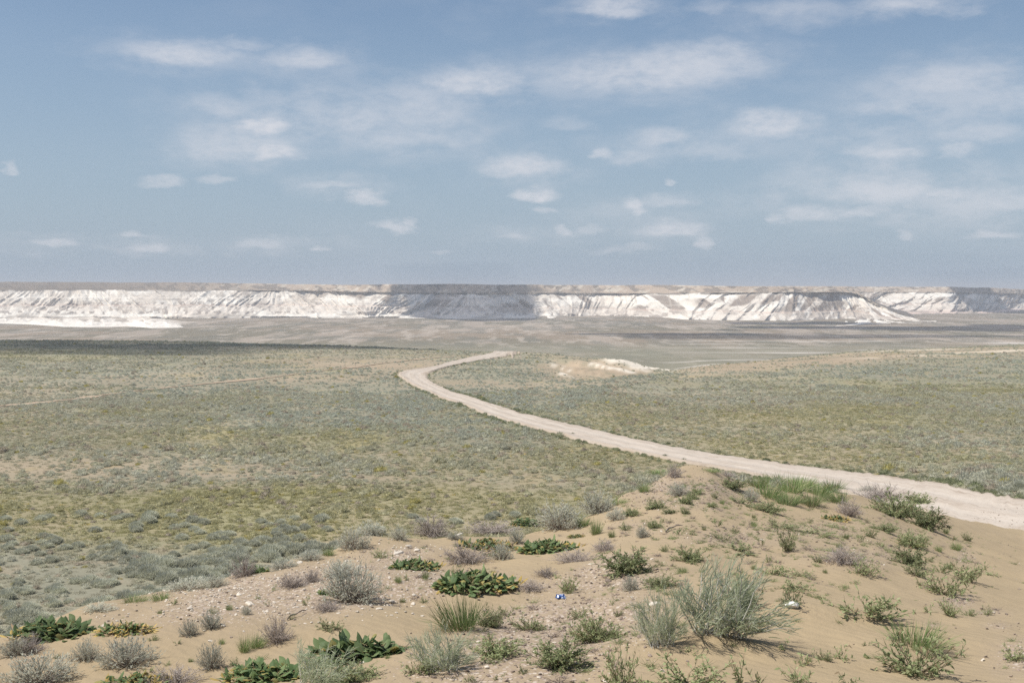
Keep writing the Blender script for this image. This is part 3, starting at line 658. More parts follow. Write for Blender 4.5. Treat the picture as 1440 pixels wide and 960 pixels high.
GROUPS = {'sage': 'silvery sagebrush on the sand mound', 'twig': 'dry twiggy shrubs on the sand mound', 'dock': 'broad leaved plants on the sand mound', 'dockyellow': 'broad leaved plants on the sand mound',
          'grass': 'grass tufts on the sand mound', 'weed': 'sprawling weeds on the sand', 'bushy': 'bushy green weeds on the sand', 'sprig': 'small sprigs on the sand', 'wisp': 'wispy shrubs on the sand mound'}
FOOT = []     # (X, Y, r) of what stands on the mound
def plant(kind, px, py, w, h, label, var=None, rz=None, group=None):
    dr = {'dock': .5, 'dockyellow': .5, 'twig': .8, 'wisp': .6}.get(kind, .9)
    X, Y, Z = at(px, py-.11*w*dr)
    i = rng.integers(len(PROTO[kind])) if var is None else var
    ew, eh = EXT[kind, i]
    sx = w*Y/F/ew; sz = max(.5*h, h-.17*w*dr)*Y/F/eh
    name, cat = NAMES[kind]
    root = link(name, None, loc=(X, Y, Z-.01))
    root.scale = (sx, sx, min(sz*1.06, sx*(1.15 if kind.startswith('dock') else 2.0)))
    if rz is None: rz = (rng.random()*2*math.pi if kind not in ('dock', 'dockyellow', 'wisp') else (rng.random()-.5)*.3)
    root.rotation_euler = (0, 0, rz)
    tag(root, label, cat, group or GROUPS[kind])
    for pn, me in PROTO[kind][i].items(): link(pn, me, root)
    FOOT.append((X, Y, sx*ew*.42))
    return root

# ---------------------------------------------------------------- the plants of the sand mound (kind, column, row of the foot, width, height in the photo, label, variant)
PL = [
 ('dock', 78, 901, 120, 58, 'largest dark green broad-leaved clump at the far left edge of the mound', 0),
 ('dockyellow', 178, 893, 78, 27, 'low broad-leaved clump turned half yellow beside the big dark green clump', 0),
 ('dock', 364, 806, 36, 28, 'upright green leafy plant on the mound edge right of a bleached twig bush', 2),
 ('dock', 322, 804, 22, 24, 'little green leafy plant on the mound edge left of a bleached twig bush', 0),
 ('dock', 376, 962, 124, 50, 'dark green broad-leaved row at the bottom edge below the lone dry shrub', 0),
 ('dock', 503, 930, 130, 50, 'big-leaved bright green row with one orange leaf cluster at its end', 2),
 ('dockyellow', 560, 912, 26, 36, 'orange yellow leaf cluster at the end of the big-leaved green row', 0),
 ('dock', 580, 803, 66, 28, 'narrow low green leaf clump between white stone slabs and a dry shrub', 1),
 ('dock', 664, 831, 108, 52, 'dense green leafy mat in the middle of the mound, before a grey dry shrub', 1),
 ('dockyellow', 684, 776, 84, 32, 'leafy patch half green half yellow on the mound edge', 1),
 ('dock', 768, 779, 78, 30, 'green leafy strip with withered yellow lower leaves above the smooth sand slope', 1),
 ('dock', 738, 740, 42, 20, 'small dark green leafy clump touching the left side of the round sagebrush', 0),
 ('dock', 459, 836, 28, 32, 'green leaves with yellowed tips at the left foot of the big grey sagebrush', 2),
 ('dockyellow', 196, 972, 110, 26, 'yellowing leafy clump cut by the bottom edge below the round blue grey sagebrush', 1),
 ('dockyellow', 1174, 733, 40, 22, 'yellow and green leafy plant at the right foot of the grass bank', 0),
 ('dockyellow', 690, 783, 28, 15, 'tiny bright yellow leaf tuft behind the dense green leafy mat', 0),
 ('dockyellow', 813, 756, 26, 18, 'tiny yellow orange leaf tuft at the top right of the leafy strip', 1),
 # sagebrush
 ('sage', 176, 942, 76, 46, 'round blue grey sagebrush just below the half yellow leafy clump', 0),
 ('sage', 121, 931, 40, 33, 'smaller grey sagebrush touching the left side of a round blue grey one', 1),
 ('sage', 55, 972, 100, 55, 'wide pale sagebrush cut by the bottom left corner', 2),
 ('sage', 297, 942, 36, 40, 'small pale grey sagebrush ball alone on the sand, above dark green leaves', 3),
 ('sage', 495, 853, 80, 58, 'largest grey sagebrush of the mound, dense and dome shaped with a dark foot', 0),
 ('sage', 479, 815, 48, 30, 'low grey sagebrush right behind the largest dome shaped one', 1),
 ('sage', 497, 775, 46, 34, 'dark grey sagebrush on the crumbling left edge of the mound top', 2),
 ('sage', 523, 756, 38, 24, 'faded grey sagebrush on the mound edge, just right of the dark grey one', 3),
 ('sage', 561, 761, 28, 22, 'small grey green sagebrush on the mound edge above the white stone slab', 1),
 ('sage', 786, 749, 62, 42, 'round pale sagebrush on the mound edge, beside a small dark leafy clump', 0),
 ('sage', 840, 726, 50, 36, 'dark silvery sagebrush where the knoll starts to rise on the mound edge', 2),
 ('sage', 866, 733, 26, 20, 'little blue silver sagebrush at the left foot of the knoll', 3),
 ('sage', 706, 789, 32, 28, 'pale silver sagebrush between the yellow leaves and the dense leafy mat', 1),
 ('sage', 727, 766, 22, 28, 'thin pale sagebrush squeezed between two yellowing leaf patches', 3),
 ('sage', 266, 834, 60, 24, 'pale sagebrush on the left sand edge against the plain', 2),
 ('sage', 303, 828, 34, 22, 'grey green sagebrush on the left sand edge beside the bleached twig bush', 1),
 ('sage', 266, 896, 28, 26, 'left one of two thin grey sagebrushes on the stony slope', 1),
 ('sage', 297, 886, 30, 28, 'right one of two thin grey sagebrushes on the stony slope', 3),
 ('sage', 346, 865, 14, 15, 'tiny blue grey sagebrush among the white stones of the left slope', 0),
 ('sage', 954, 699, 34, 20, 'sagebrush spread low among the rubble of the knoll face', 2),
 ('sage', 1056, 706, 24, 20, 'silver white sagebrush at the left end of the grass bank', 3),
 ('sage', 903, 757, 18, 17, 'tiny silver sagebrush on smooth sand below the knoll', 0),
 ('sage', 887, 832, 24, 24, 'small silver grey sagebrush above the flat white stone', 1),
 ('sage', 20, 925, 44, 30, 'grey sagebrush at the left border behind the wide pale one', 1),
 ('sage', 1222, 694, 26, 12, 'small blue green sagebrush at the roadside behind the purple grey shrub', 2),
 ('sage', 640, 760, 24, 13, 'low faded sagebrush on the mound edge left of the yellow green patch', 3),
 ('grass', 190, 850, 44, 17, 'faded grass fringe on the left sand edge above the half yellow clump', 0),
 ('grass', 226, 846, 34, 17, 'green grass fringe on the left sand edge next to the pale edge sagebrush', 1),
 ('sage', 398, 803, 42, 18, 'low sagebrush on the sand edge right of the leafy plant and twig bush', 2),
 ('sage', 436, 790, 36, 18, 'low sagebrush hugging the mound edge left of the bright green grass tuft', 0),
 ('sage', 140, 862, 44, 16, 'low sagebrush sticking out behind the right tip of the largest dark green clump', 3),
 # dry shrubs
 ('twig', 390, 906, 44, 40, 'lone leafless dry shrub casting a shadow on bare sand', 0),
 ('twig', 654, 795, 64, 32, 'grey dry shrub right behind the dense green leafy mat', 1),
 ('twig', 690, 754, 70, 24, 'dry brown shrub on the mound edge behind the half yellow leafy patch', 2),
 ('twig', 343, 813, 34, 30, 'bleached twig bush between two small leafy plants on the mound edge', 1),
 ('twig', 412, 828, 42, 24, 'thin brownish dry shrub on the stony slope left of the largest sagebrush', 2),
 ('twig', 440, 820, 28, 20, 'small dry shrub touching the leaves left of the largest sagebrush', 0),
 ('twig', 949, 673, 24, 21, 'reddish brown dry shrub on the skyline of the knoll', 0),
 ('twig', 1238, 710, 66, 30, 'purple grey dry shrub by the road at the right end of the mound', 1),
 ('twig', 1194, 728, 36, 28, 'purple grey dry shrub between the yellow leafy plant and the roadside shrubs', 2),
 ('twig', 1182, 795, 54, 28, 'purplish dry shrub in the middle of the right-hand sand, next to a green weed', 0),
 ('twig', 806, 794, 54, 22, 'dry grey twigs sprawling at the top of the smooth sand slope', 1),
 ('twig', 849, 777, 34, 20, 'small grey dry shrub right of the twigs above the smooth sand slope', 2),
 ('twig', 42, 921, 50, 30, 'brown grey dry shrub in front of the largest dark green clump', 0),
 ('twig', 246, 968, 72, 32, 'dry grey shrub at the bottom edge left of the dark green row', 1),
 ('twig', 463, 862, 42, 20, 'broken dry twigs lying at the front left foot of the largest sagebrush', 2),
 ('twig', 606, 757, 52, 34, 'dark twiggy shrub rising above the mound edge over two white slabs', 0),
 ('twig', 770, 812, 34, 16, 'low dry twigs on the rubble just above the blue plastic wrapper', 2),
 ('twig', 745, 832, 40, 18, 'low dry twigs on the rubble left of the blue plastic wrapper', 0),
 ('twig', 1022, 672, 22, 11, 'small greyish dry shrub on the right shoulder of the knoll', 1),
 # grasses
 ('grass', 645, 893, 88, 60, 'tall green grass tuft leaning right behind the wispy grey shrub', 1),
 ('grass', 344, 918, 26, 34, 'upright thin grass tuft left of the lone dry shrub', 0),
 ('grass', 362, 913, 30, 24, 'sparse leaning grass tuft touching the left of the lone dry shrub', 1),
 ('grass', 1290, 918, 92, 48, 'wide fan of green grass alone on the bare sand, bottom right', 2),
 ('grass', 461, 783, 24, 16, 'bright green little grass tuft left of the dark grey sagebrush', 0),
 ('grass', 819, 743, 30, 20, 'yellow green grass tuft right of the round pale sagebrush', 1),
 ('grass', 838, 753, 24, 26, 'fresh green grass tuft standing on the sand between sagebrush and knoll', 0),
 ('grass', 598, 814, 14, 14, 'tiny grass tuft between the narrow leaf clump and the dense leafy mat', 0),
 ('grass', 1066, 689, 42, 24, 'grass tuft topping the left end of the grass bank', 0),
 ('grass', 1088, 684, 50, 21, 'olive grass tuft on the far crest of the grass bank, nearest the road', 1),
 ('grass', 1083, 704, 55, 28, 'yellow green grass tuft right beside the silver white sagebrush', 2),
 ('grass', 1112, 698, 60, 31, 'grass tuft in the middle of the grass bank', 0),
 ('grass', 1128, 690, 50, 24, 'second grass tuft along the far crest of the grass bank', 1),
 ('grass', 1150, 701, 60, 28, 'dense bright grass tuft right of the bank middle', 2),
 ('grass', 1170, 695, 47, 24, 'grass tuft at the far right end of the grass bank crest', 0),
 ('grass', 1108, 715, 55, 26, 'lowest grass tuft at the front of the grass bank', 1),
 ('grass', 1140, 715, 52, 26, 'front grass tuft left of the yellow leafy plant', 0),
 ('grass', 1176, 711, 50, 24, 'grass tuft behind the yellow leafy plant', 1),
 ('grass', 960, 806, 20, 12, 'small dry green grass tuft on sand above the big wispy bush', 2),
 ('grass', 1345, 775, 18, 16, 'thin grass sprig on the sand at the right side near the road', 0),
 ('grass', 905, 694, 26, 18, 'green grass tuft on the left slope of the knoll', 0),
 ('grass', 870, 712, 40, 14, 'olive grass strip along the left edge of the knoll', 1),
 ('grass', 928, 671, 44, 12, 'green grass strip on the knoll skyline left of the reddish shrub', 2),
 ('grass', 1000, 666, 32, 9, 'bright green grass strip on the knoll skyline right of the reddish shrub', 0),
 # wispy shrubs
 ('wisp', 442, 968, 80, 58, 'pale wispy shrub at the bottom edge in front of the big-leaved green row', 0),
 ('wisp', 622, 948, 92, 64, 'grey green wispy shrub in front of the tall leaning grass tuft', 1),
 ('wisp', 930, 912, 74, 78, 'wispy shrub with bare white stems, smaller of the two in the middle sand', 1),
 ('wisp', 1014, 900, 146, 108, 'biggest bush of the sand, wispy and green with long white stems', 2),
 # bushy weeds
 ('bushy', 783, 944, 80, 46, 'bushy green weed with a dark shaded foot at the bottom centre', 0),
 ('bushy', 836, 908, 64, 44, 'fresh green bushy weed above and right of the bottom centre one', 1),
 ('bushy', 880, 812, 74, 40, 'grey green bushy weed on rubble behind the small silver sagebrush', 0),
 ('bushy', 931, 829, 42, 22, 'low green bushy weed right of the small silver sagebrush', 1),
 ('bushy', 972, 793, 46, 24, 'olive bushy weed behind the big wispy bush', 0),
 ('bushy', 919, 744, 20, 14, 'round dark green weed alone on sand under the knoll', 1),
 ('bushy', 964, 710, 22, 14, 'bright green round weed left of the knoll centre', 0),
 ('bushy', 973, 703, 16, 12, 'small green weed touching the bright round one on the knoll', 1),
 ('bushy', 981, 696, 18, 11, 'dark round weed highest of the knoll face trio', 0),
 ('bushy', 922, 717, 26, 13, 'grey green weed on the knoll face left of the bright round one', 0),
 ('bushy', 888, 727, 24, 14, 'green weed right of the little blue silver sagebrush', 1),
 ('bushy', 942, 723, 22, 9, 'flat weed on the knoll face below the bright round one', 0),
 ('bushy', 963, 723, 12, 10, 'tiny dark weed on sand below the knoll trio', 1),
 ('bushy', 1000, 714, 16, 9, 'little dark weed on smooth sand right of the knoll trio', 0),
 ('bushy', 1282, 800, 52, 30, 'bright green weed beside the purplish dry shrub of the right-hand sand', 0),
 ('bushy', 1262, 733, 64, 38, 'dark green bush below the purple grey roadside shrub', 1),
 ('bushy', 1302, 747, 52, 32, 'green bush at the corner where sand meets the road', 0),
 ('bushy', 1284, 773, 48, 26, 'grey green bush with brown top below the corner bush', 1),
 ('bushy', 1292, 713, 40, 20, 'olive bush at the very edge of the road', 0),
 ('bushy', 1245, 750, 34, 16, 'low green weed in front of the dark green roadside bush', 1),
 ('bushy', 1030, 690, 40, 18, 'dark olive weed on the right shoulder of the knoll', 0),
 ('bushy', 1080, 722, 36, 18, 'olive brown weed below the left end of the grass bank', 1),
 ('bushy', 690, 884, 36, 30, 'green weed touching the right side of the tall leaning grass tuft', 1),
 ('bushy', 700, 928, 66, 32, 'green weed patch right of the grey green wispy shrub', 0),
 ('bushy', 494, 962, 60, 34, 'fresh green weed at the bottom edge right of the pale wispy shrub', 1),
 ('bushy', 1050, 860, 40, 50, 'green weed behind the right side of the biggest bush', 0),
 # sprawling weeds
 ('weed', 876, 972, 70, 74, 'dark leggy weed with thorny upright stems at the bottom edge', 0),
 ('weed', 968, 974, 92, 50, 'spreading leggy weed at the bottom edge right of the dark upright one', 1),
 ('weed', 1221, 876, 88, 46, 'brown green sprawling weed on the dune rim left of the grass fan', 2),
 ('weed', 1324, 842, 78, 44, 'sprawling green weed on the right-hand sand near a pebble patch', 0),
 ('weed', 1364, 822, 42, 32, 'greyish weed at the right of the sprawling green one', 1),
 ('weed', 1284, 955, 92, 62, 'dark grey green weed at the bottom edge below the grass fan', 1),
 ('weed', 1116, 853, 42, 30, 'dark green weed right behind the rounded white stone', 0),
 ('weed', 1118, 832, 46, 20, 'low weed on sand above the rounded white stone', 2),
 ('weed', 1128, 812, 26, 12, 'small flat weed on the smooth sand ridge', 1),
 ('weed', 1087, 812, 46, 22, 'greyish weed at the upper right of the biggest bush', 2),
 ('weed', 1213, 812, 54, 28, 'sprawling weed in front of the purplish dry shrub', 0),
 ('weed', 1102, 746, 40, 13, 'flat green weed, first of a row below the grass bank', 1),
 ('weed', 1146, 756, 52, 14, 'flat green weed, middle of a row below the grass bank', 2),
 ('weed', 1178, 746, 38, 12, 'flat green weed, last of a row below the yellow leafy plant', 0),
 ('weed', 1106, 777, 26, 34, 'upright weed at the lower left of the flat weed row', 1),
 ('weed', 1040, 782, 60, 20, 'scraggly weed on rubble right behind the biggest bush', 2),
 ('weed', 1012, 762, 40, 16, 'scraggly weed on sand between knoll and biggest bush', 0),
 ('weed', 1324, 808, 30, 18, 'small weed behind the sprawling green one on the right', 2),
 ('weed', 1288, 812, 32, 20, 'scraggly weed right below the bright green weed', 1),
 ('weed', 1425, 932, 44, 26, 'green weed growing on the pebble patch at the right border', 0),
 ('weed', 1334, 868, 26, 26, 'thin weed at the left tip of a pebble strip', 1),
 ('weed', 1362, 868, 26, 14, 'small brown weed below the pebble strip', 2),
 ('weed', 1388, 866, 18, 16, 'tiny upright weed at the right end of the pebble strip', 0),
 ('weed', 460, 888, 34, 22, 'thin green weed on sand between the lone dry shrub and the big-leaved row', 2),
 ('weed', 745, 890, 44, 24, 'brownish weed on rubble below the low dry twigs', 1),
 ('weed', 815, 872, 32, 20, 'green weed on rubble below the blue plastic wrapper', 0),
 ('weed', 800, 834, 26, 24, 'green weed standing right behind the blue plastic wrapper', 1),
 ('weed', 590, 950, 46, 30, 'dark weed between the fresh green one and the wispy shrub at the bottom', 2),
 ('weed', 535, 786, 30, 16, 'small weed on the sand left of the white stone slab', 0),
 ('weed', 1046, 714, 50, 16, 'sparse weed on sand below the silver white sagebrush', 2),
 ('weed', 1160, 930, 20, 16, 'sprouting weed with curled leaves on the bottom sand', 1),
 ('sprig', 1182, 930, 32, 26, 'little leafy rosette alone on the bottom right sand', 0),
 ('sprig', 1128, 938, 36, 22, 'pale green leafy sprig on the bottom sand left of the rosette', 1),
 ('sprig', 1102, 914, 18, 14, 'tiny dark sprig on smooth sand under the dune rim', 2),
 ('sprig', 1040, 966, 26, 40, 'upright sprig at the bottom edge below the biggest bush', 2),
 ('sprig', 1064, 966, 16, 36, 'thin single stemmed sprig next to the upright one at the bottom edge', 2),
 ('sprig', 1130, 968, 50, 30, 'sparse green sprig cut by the bottom edge under the pale green one', 1),
 ('sprig', 1195, 968, 44, 26, 'bright green sprig cut by the bottom edge left of the dark weed', 0),
 ('sprig', 1160, 850, 20, 14, 'tiny green sprig right of the weed by the rounded white stone', 0),
 ('sprig', 1200, 822, 16, 9, 'tiny dark sprig above the brown green sprawling weed', 1),
 ('sprig', 1071, 768, 8, 22, 'dead upright stalk standing on the sand below the flat weed row', 2),
 ('sprig', 970, 920, 26, 14, 'two-leaved sprig on sand below the gap of the wispy shrubs', 0),
 ('sprig', 712, 868, 24, 16, 'dark sprig on the sand right of the tall leaning grass', 1),
 ('sprig', 1218, 908, 10, 8, 'tiny dark sprig on bare sand left of the grass fan', 2),
 ('sprig', 1398, 812, 30, 10, 'flat little sprig alone on the smooth sand at the far right', 1),
]
for kind, px, py, w, h, lab, var in PL: plant(kind, px, py, w, h, lab, var)

# unnamed seedlings of the open sand
n = 0; seed_at = []
SEEDS = [(1030, 835), (300, 862), (312, 905), (250, 905), (236, 935), (268, 930), (375, 850), (362, 842), (322, 857), (385, 830), (640, 808), (560, 818), (572, 815), (596, 846), (566, 846), (900, 775), (935, 775), (990, 745), (1010, 740), (1035, 748), (1060, 740), (955, 752), (975, 752), (1180, 770),
         (1210, 762), (1225, 755), (1190, 757), (1240, 770), (1310, 790), (1335, 800), (1355, 790), (1360, 760), (1320, 775), (1305, 860), (1150, 790), (1160, 805), (1185, 830), (1080, 790), (1060, 800), (940, 905), (905, 880), (860, 880), (860, 850), (870, 865), (720, 905), (660, 905), (735, 945), (820, 962), (700, 955), (660, 958), (545, 925), (480, 885), (215, 900), (225, 862), (245, 850), (330, 935), (345, 940), (430, 850), (880, 745), (860, 755),
         (915, 708), (1005, 700), (1015, 708), (930, 735), (1085, 735), (1060, 728), (1140, 735), (1220, 735), (1330, 750), (1340, 760), (410, 870), (200, 925), (210, 945), (80, 925)]
for i, (px, py) in enumerate(SEEDS):
    k = ('sprig', 'weed', 'grass')[i % 3]; w = 9+7*random.random()
    X, Y, Z = at(px, py); v = rng.integers(3); ew, eh = EXT[k, v]
    o = link('seedling', None, loc=(X, Y, Z-.01)); sx = w*Y/F/ew
    o.scale = (sx, sx, min(w*.8*Y/F/eh, sx*2)); o.rotation_euler = (0, 0, random.random()*6.28)
    tag(o, 'tiny green seedling sprouting between the larger plants of the sand', 'seedling', 'tiny seedlings on the sand mound')
    for pn, me in PROTO[k][v].items(): link(pn, me, o)

# ---------------------------------------------------------------- stones
def stone_mesh(name, mat, seed, flat=.5, n=3):
    import bmesh
    bm = bmesh.new(); bmesh.ops.create_icosphere(bm, subdivisions=n, radius=.5)
    r2 = np.random.default_rng(seed)
    pl = r2.normal(size=(9, 3)); pl /= np.linalg.norm(pl, axis=1)[:, None]; dist = .30+.14*r2.random(9)
    for v in bm.verts:
        p = np.array(v.co)
        for q, d in zip(pl, dist):
            t = p@q
            if t > d: p = p-q*(t-d)*.92
        p = p*(1+.10*(vn(p[0]*6+seed, p[1]*6+p[2]*5, seed)-.5))
        v.co = (p[0]*1.15, p[1], p[2]*flat)
    me = bpy.data.meshes.new(name); bm.to_mesh(me); bm.free(); me.materials.append(mat); return me
def stone_mat(name, c1, c2, sc_=9):
    m, nt, out = new_mat(name)
    pos = nt.n('ShaderNodeTexCoord').outputs['Object']
    f = nt.noise(pos, sc_, 4).outputs['Fac']
    col = nt.mix(nt.rng(f, .3, .7, 0, 1), c1, c2)
    k = nt.rng(nt.n('ShaderNodeObjectInfo').outputs['Random'], 0, 1, .82, 1.08)
    col = nt.mix(1.0, col, nt.n('ShaderNodeCombineColor', {0: k, 1: k, 2: k}).outputs[0], 'MULTIPLY')
    bmp = nt.n('ShaderNodeBump', {'Height': f, 'Strength': .4, 'Distance': .05}).outputs[0]
    nt.t.links.new(nt.n('ShaderNodeBsdfPrincipled', {'Base Color': col, 'Roughness': .9, 'Specular IOR Level': .2, 'Normal': bmp}).outputs[0], out.inputs[0]); return m
m_white = stone_mat('white_limestone', (.60, .52, .42), (.76, .70, .60)); m_dark = stone_mat('brown_stone', (.16, .13, .11), (.32, .26, .21)); m_pink = stone_mat('pinkish_stone', (.28, .22, .175), (.44, .355, .285))
m_bone = stone_mat('bleached_stone', (.74, .73, .70), (.85, .84, .80), 4)
WS = [stone_mesh('white_stone', m_white, s, f) for s, f in ((1, .5), (2, .4), (3, .6), (4, .32))]
DS = [stone_mesh('brown_stone', m_dark, s, f) for s, f in ((5, .5), (6, .4), (7, .6))]
PS = [stone_mesh('pinkish_stone', m_pink, s, f) for s, f in ((8, .5), (9, .45), (10, .6))]
def stone(name, me, px, py, w, label, cat='stone', group=None, sink=.12, rz=None, asp=1.0):
    X, Y, Z = at(px, py); s = w*Y/F/1.05
    o = link(name, me, loc=(X, Y, Z+s*.5*me['fl']-sink*s)); o.scale = (s, s*asp, s); o.rotation_euler = ((random.random()-.5)*.3, (random.random()-.5)*.3, random.random()*6.28 if rz is None else rz)
    return tag(o, label, cat, group)
for L in (WS, DS, PS):
    for me in L: me['fl'] = max(v.co.z for v in me.vertices)*2
me = stone_mesh('bleached_stone', m_bone, 31, .62, 4); me['fl'] = .5
stone('bleached_stone', me, 1113, 852, 21, 'rounded bleached white stone half sunk at the dune rim', rz=.1, sink=.17)
for v, px, py, w, asp, lab in [(3, 920, 849, 17, .8, 'flat white stone slab lying above the smaller wispy shrub'), (3, 560, 778, 20, .5, 'long whitish slab on the mound edge above the narrow leaf clump'), (1, 575, 768, 9, 1, 'white block just above the long whitish slab'),
    (2, 586, 775, 9, 1, 'white block right of the long whitish slab'), (3, 645, 753, 20, .5, 'white slab at the mound edge left of the half yellow patch'), (3, 421, 791, 14, .7, 'white angular stone on the left mound edge under the plain'),
    (3, 350, 849, 22, .5, 'longest white slab on the stony left slope'), (1, 336, 836, 10, .8, 'white stone left above the longest slab on the left slope'), (2, 267, 857, 9, 1, 'white block at the left end of the stony slope'),
    (2, 551, 847, 10, .9, 'round white stone right of the largest sagebrush foot'), (3, 581, 849, 12, .6, 'wedge shaped white stone right of the round one by the largest sagebrush'), (1, 533, 856, 9, .9, 'white stone in front of the round one by the largest sagebrush'),
    (2, 497, 936, 9, 1, 'white stone in front of the big-leaved green row, left of a pair'), (3, 510, 931, 9, .8, 'white stone under the leaves of the big-leaved row, right of a pair'), (3, 713, 826, 10, .7, 'white stone alone on the smooth sand slope'),
    (3, 832, 793, 10, .7, 'small white stone under the dry twigs at the slope top'), (2, 903, 863, 9, .8, 'small white stone below the flat white slab'), (3, 1071, 759, 8, .7, 'small white stone by the dead upright stalk'), (2, 685, 939, 8, .9, 'white pebble below the green weed patch'), (1, 758, 952, 8, .9, 'white pebble left below the bushy bottom centre weed'),
    (1, 296, 901, 7, 1, 'white stone above the small pale sagebrush ball'), (2, 314, 881, 8, .8, 'white stone by the right of two thin sagebrushes'), (1, 1101, 680, 5, 1, 'white fleck of stone on the crest of the grass bank')]:
    stone('white_stone', WS[v], px, py, w, lab, group='white limestone pieces on the mound', asp=asp)
stone('brown_stone', DS[1], 855, 817, 15, 'flat dark stone left under the grey green bushy weed', asp=.6)
stone('brown_stone', DS[0], 1010, 746, 7, 'dark stone on the smooth sand strip under the knoll', asp=.8)
stone('brown_stone', DS[2], 718, 878, 8, 'dark clod at the edge of the rubble left of the brownish weed', asp=.8)
stone('brown_stone', DS[0], 1252, 768, 7, 'dark stone on sand left of the bush with brown top', asp=.8)
stone('pinkish_stone', PS[0], 159, 892, 11, 'flat brownish stone at the foot of the half yellow leafy clump', asp=.7)
stone('pinkish_stone', PS[1], 930, 690, 8, 'biggest pinkish stone in the rubble of the knoll face', asp=.8)
# medium chips, individual
def in_ell(cx, cy, rx, ry, n, r):
    o = []
    while len(o) < n:
        a, b = r.random()*2-1, r.random()*2-1
        if a*a+b*b < 1: o.append((cx+a*rx, cy+b*ry))
    return o
r3 = random.Random(5)
for cx, cy, rx, ry, k in ((370, 825, 90, 34, 62), (560, 852, 70, 18, 40), (470, 790, 40, 12, 14), (280, 850, 45, 18, 22), (580, 775, 45, 14, 14), (480, 872, 60, 12, 16)):
    for px, py in in_ell(cx, cy, rx, ry, k, r3):
        crest = np.interp(px, CR[:, 0], CR[:, 1])
        if py < crest+5: py = crest+5+r3.random()*14
        stone('limestone_chip', WS[r3.randrange(4)], px, py, 2.5+4.2*r3.random()**2, 'small white limestone chip strewn on the left stony slope of the mound', 'stone chip', 'white limestone chips on the left slope', asp=.6+.4*r3.random())
# fallen stick and litter
def stick(pts, r, label, mat):
    P = np.array([[*at(px, py)] for px, py in pts]); P[:, 2] += np.linspace(.01, .05, len(P))*np.sin(np.linspace(0, 3.0, len(P)))+r
    n = 16; t = np.linspace(0, len(P)-1, n); Q = np.stack([np.interp(t, np.arange(len(P)), P[:, i]) for i in range(3)], 1)
    Q[:, 2] += .01*np.sin(t*3); a = np.linspace(0, 2*math.pi, 7)[:-1]
    rad = r*(1-.6*np.linspace(0, 1, n))
    V = np.stack([Q+np.stack([np.zeros(n), np.cos(x)*rad, np.sin(x)*rad], 1) for x in a], 1).reshape(-1, 3)
    f = [[i*6+j, i*6+(j+1) % 6, i*6+6+(j+1) % 6, i*6+6+j] for i in range(n-1) for j in range(6)]
    c = V.mean(0); o = link('dead_stick', mesh_np('dead_stick', V-c, np.array(f), mat, {'rnd': np.repeat(rng.random(n), 6)}), loc=c); tag(o, label, 'stick')
stick([(936, 749), (942, 745), (950, 743), (960, 741)], .018, 'dark curved dead stick lying on sand below the knoll', M['sage_stem'])
stick([(404, 872), (412, 868), (420, 866), (430, 861)], .014, 'dead stick on the stony slope above the lone dry shrub', M['sage_stem'])
X, Y, Z = at(789, 841)
m_wrap, nt, out = new_mat('blue_plastic')
f = nt.noise(nt.n('ShaderNodeTexCoord').outputs['Object'], 22, 2).outputs['Fac']
col = nt.mix(nt.rng(f, .55, .60, 0, 1), (.05, .11, .30), (.55, .60, .70))
nt.t.links.new(nt.n('ShaderNodeBsdfPrincipled', {'Base Color': col, 'Roughness': .25, 'Specular IOR Level': .6}).outputs[0], out.inputs[0])
g_ = 15; a_, b_ = np.meshgrid(np.linspace(-1, 1, g_), np.linspace(-1, 1, g_))
r_ = np.random.default_rng(3)
wz = .8*(fbm(a_*1.6+4, b_*1.6, 55, 3)-.35)*.14*np.clip(1.25-a_**2*.7-b_**2*.7, 0, 1)
wx = a_*.052*(1+.4*(vn(b_*3, a_*2, 57)-.5))+(vn(a_*3, b_*3, 58)-.5)*.035; wy = b_*.05+(vn(a_*3, b_*3, 59)-.5)*.04
me = mesh_np('plastic_wrapper', np.stack([wx, wy, np.maximum(wz, .002)], -1), grid_faces(g_, g_), m_wrap)
o = link('plastic_wrapper', me, loc=(X, Y, Z+.012)); sol = o.modifiers.new('thickness', 'SOLIDIFY'); sol.thickness = .002
tag(o, 'crumpled blue and white plastic wrapper lying on the rubble', 'litter')

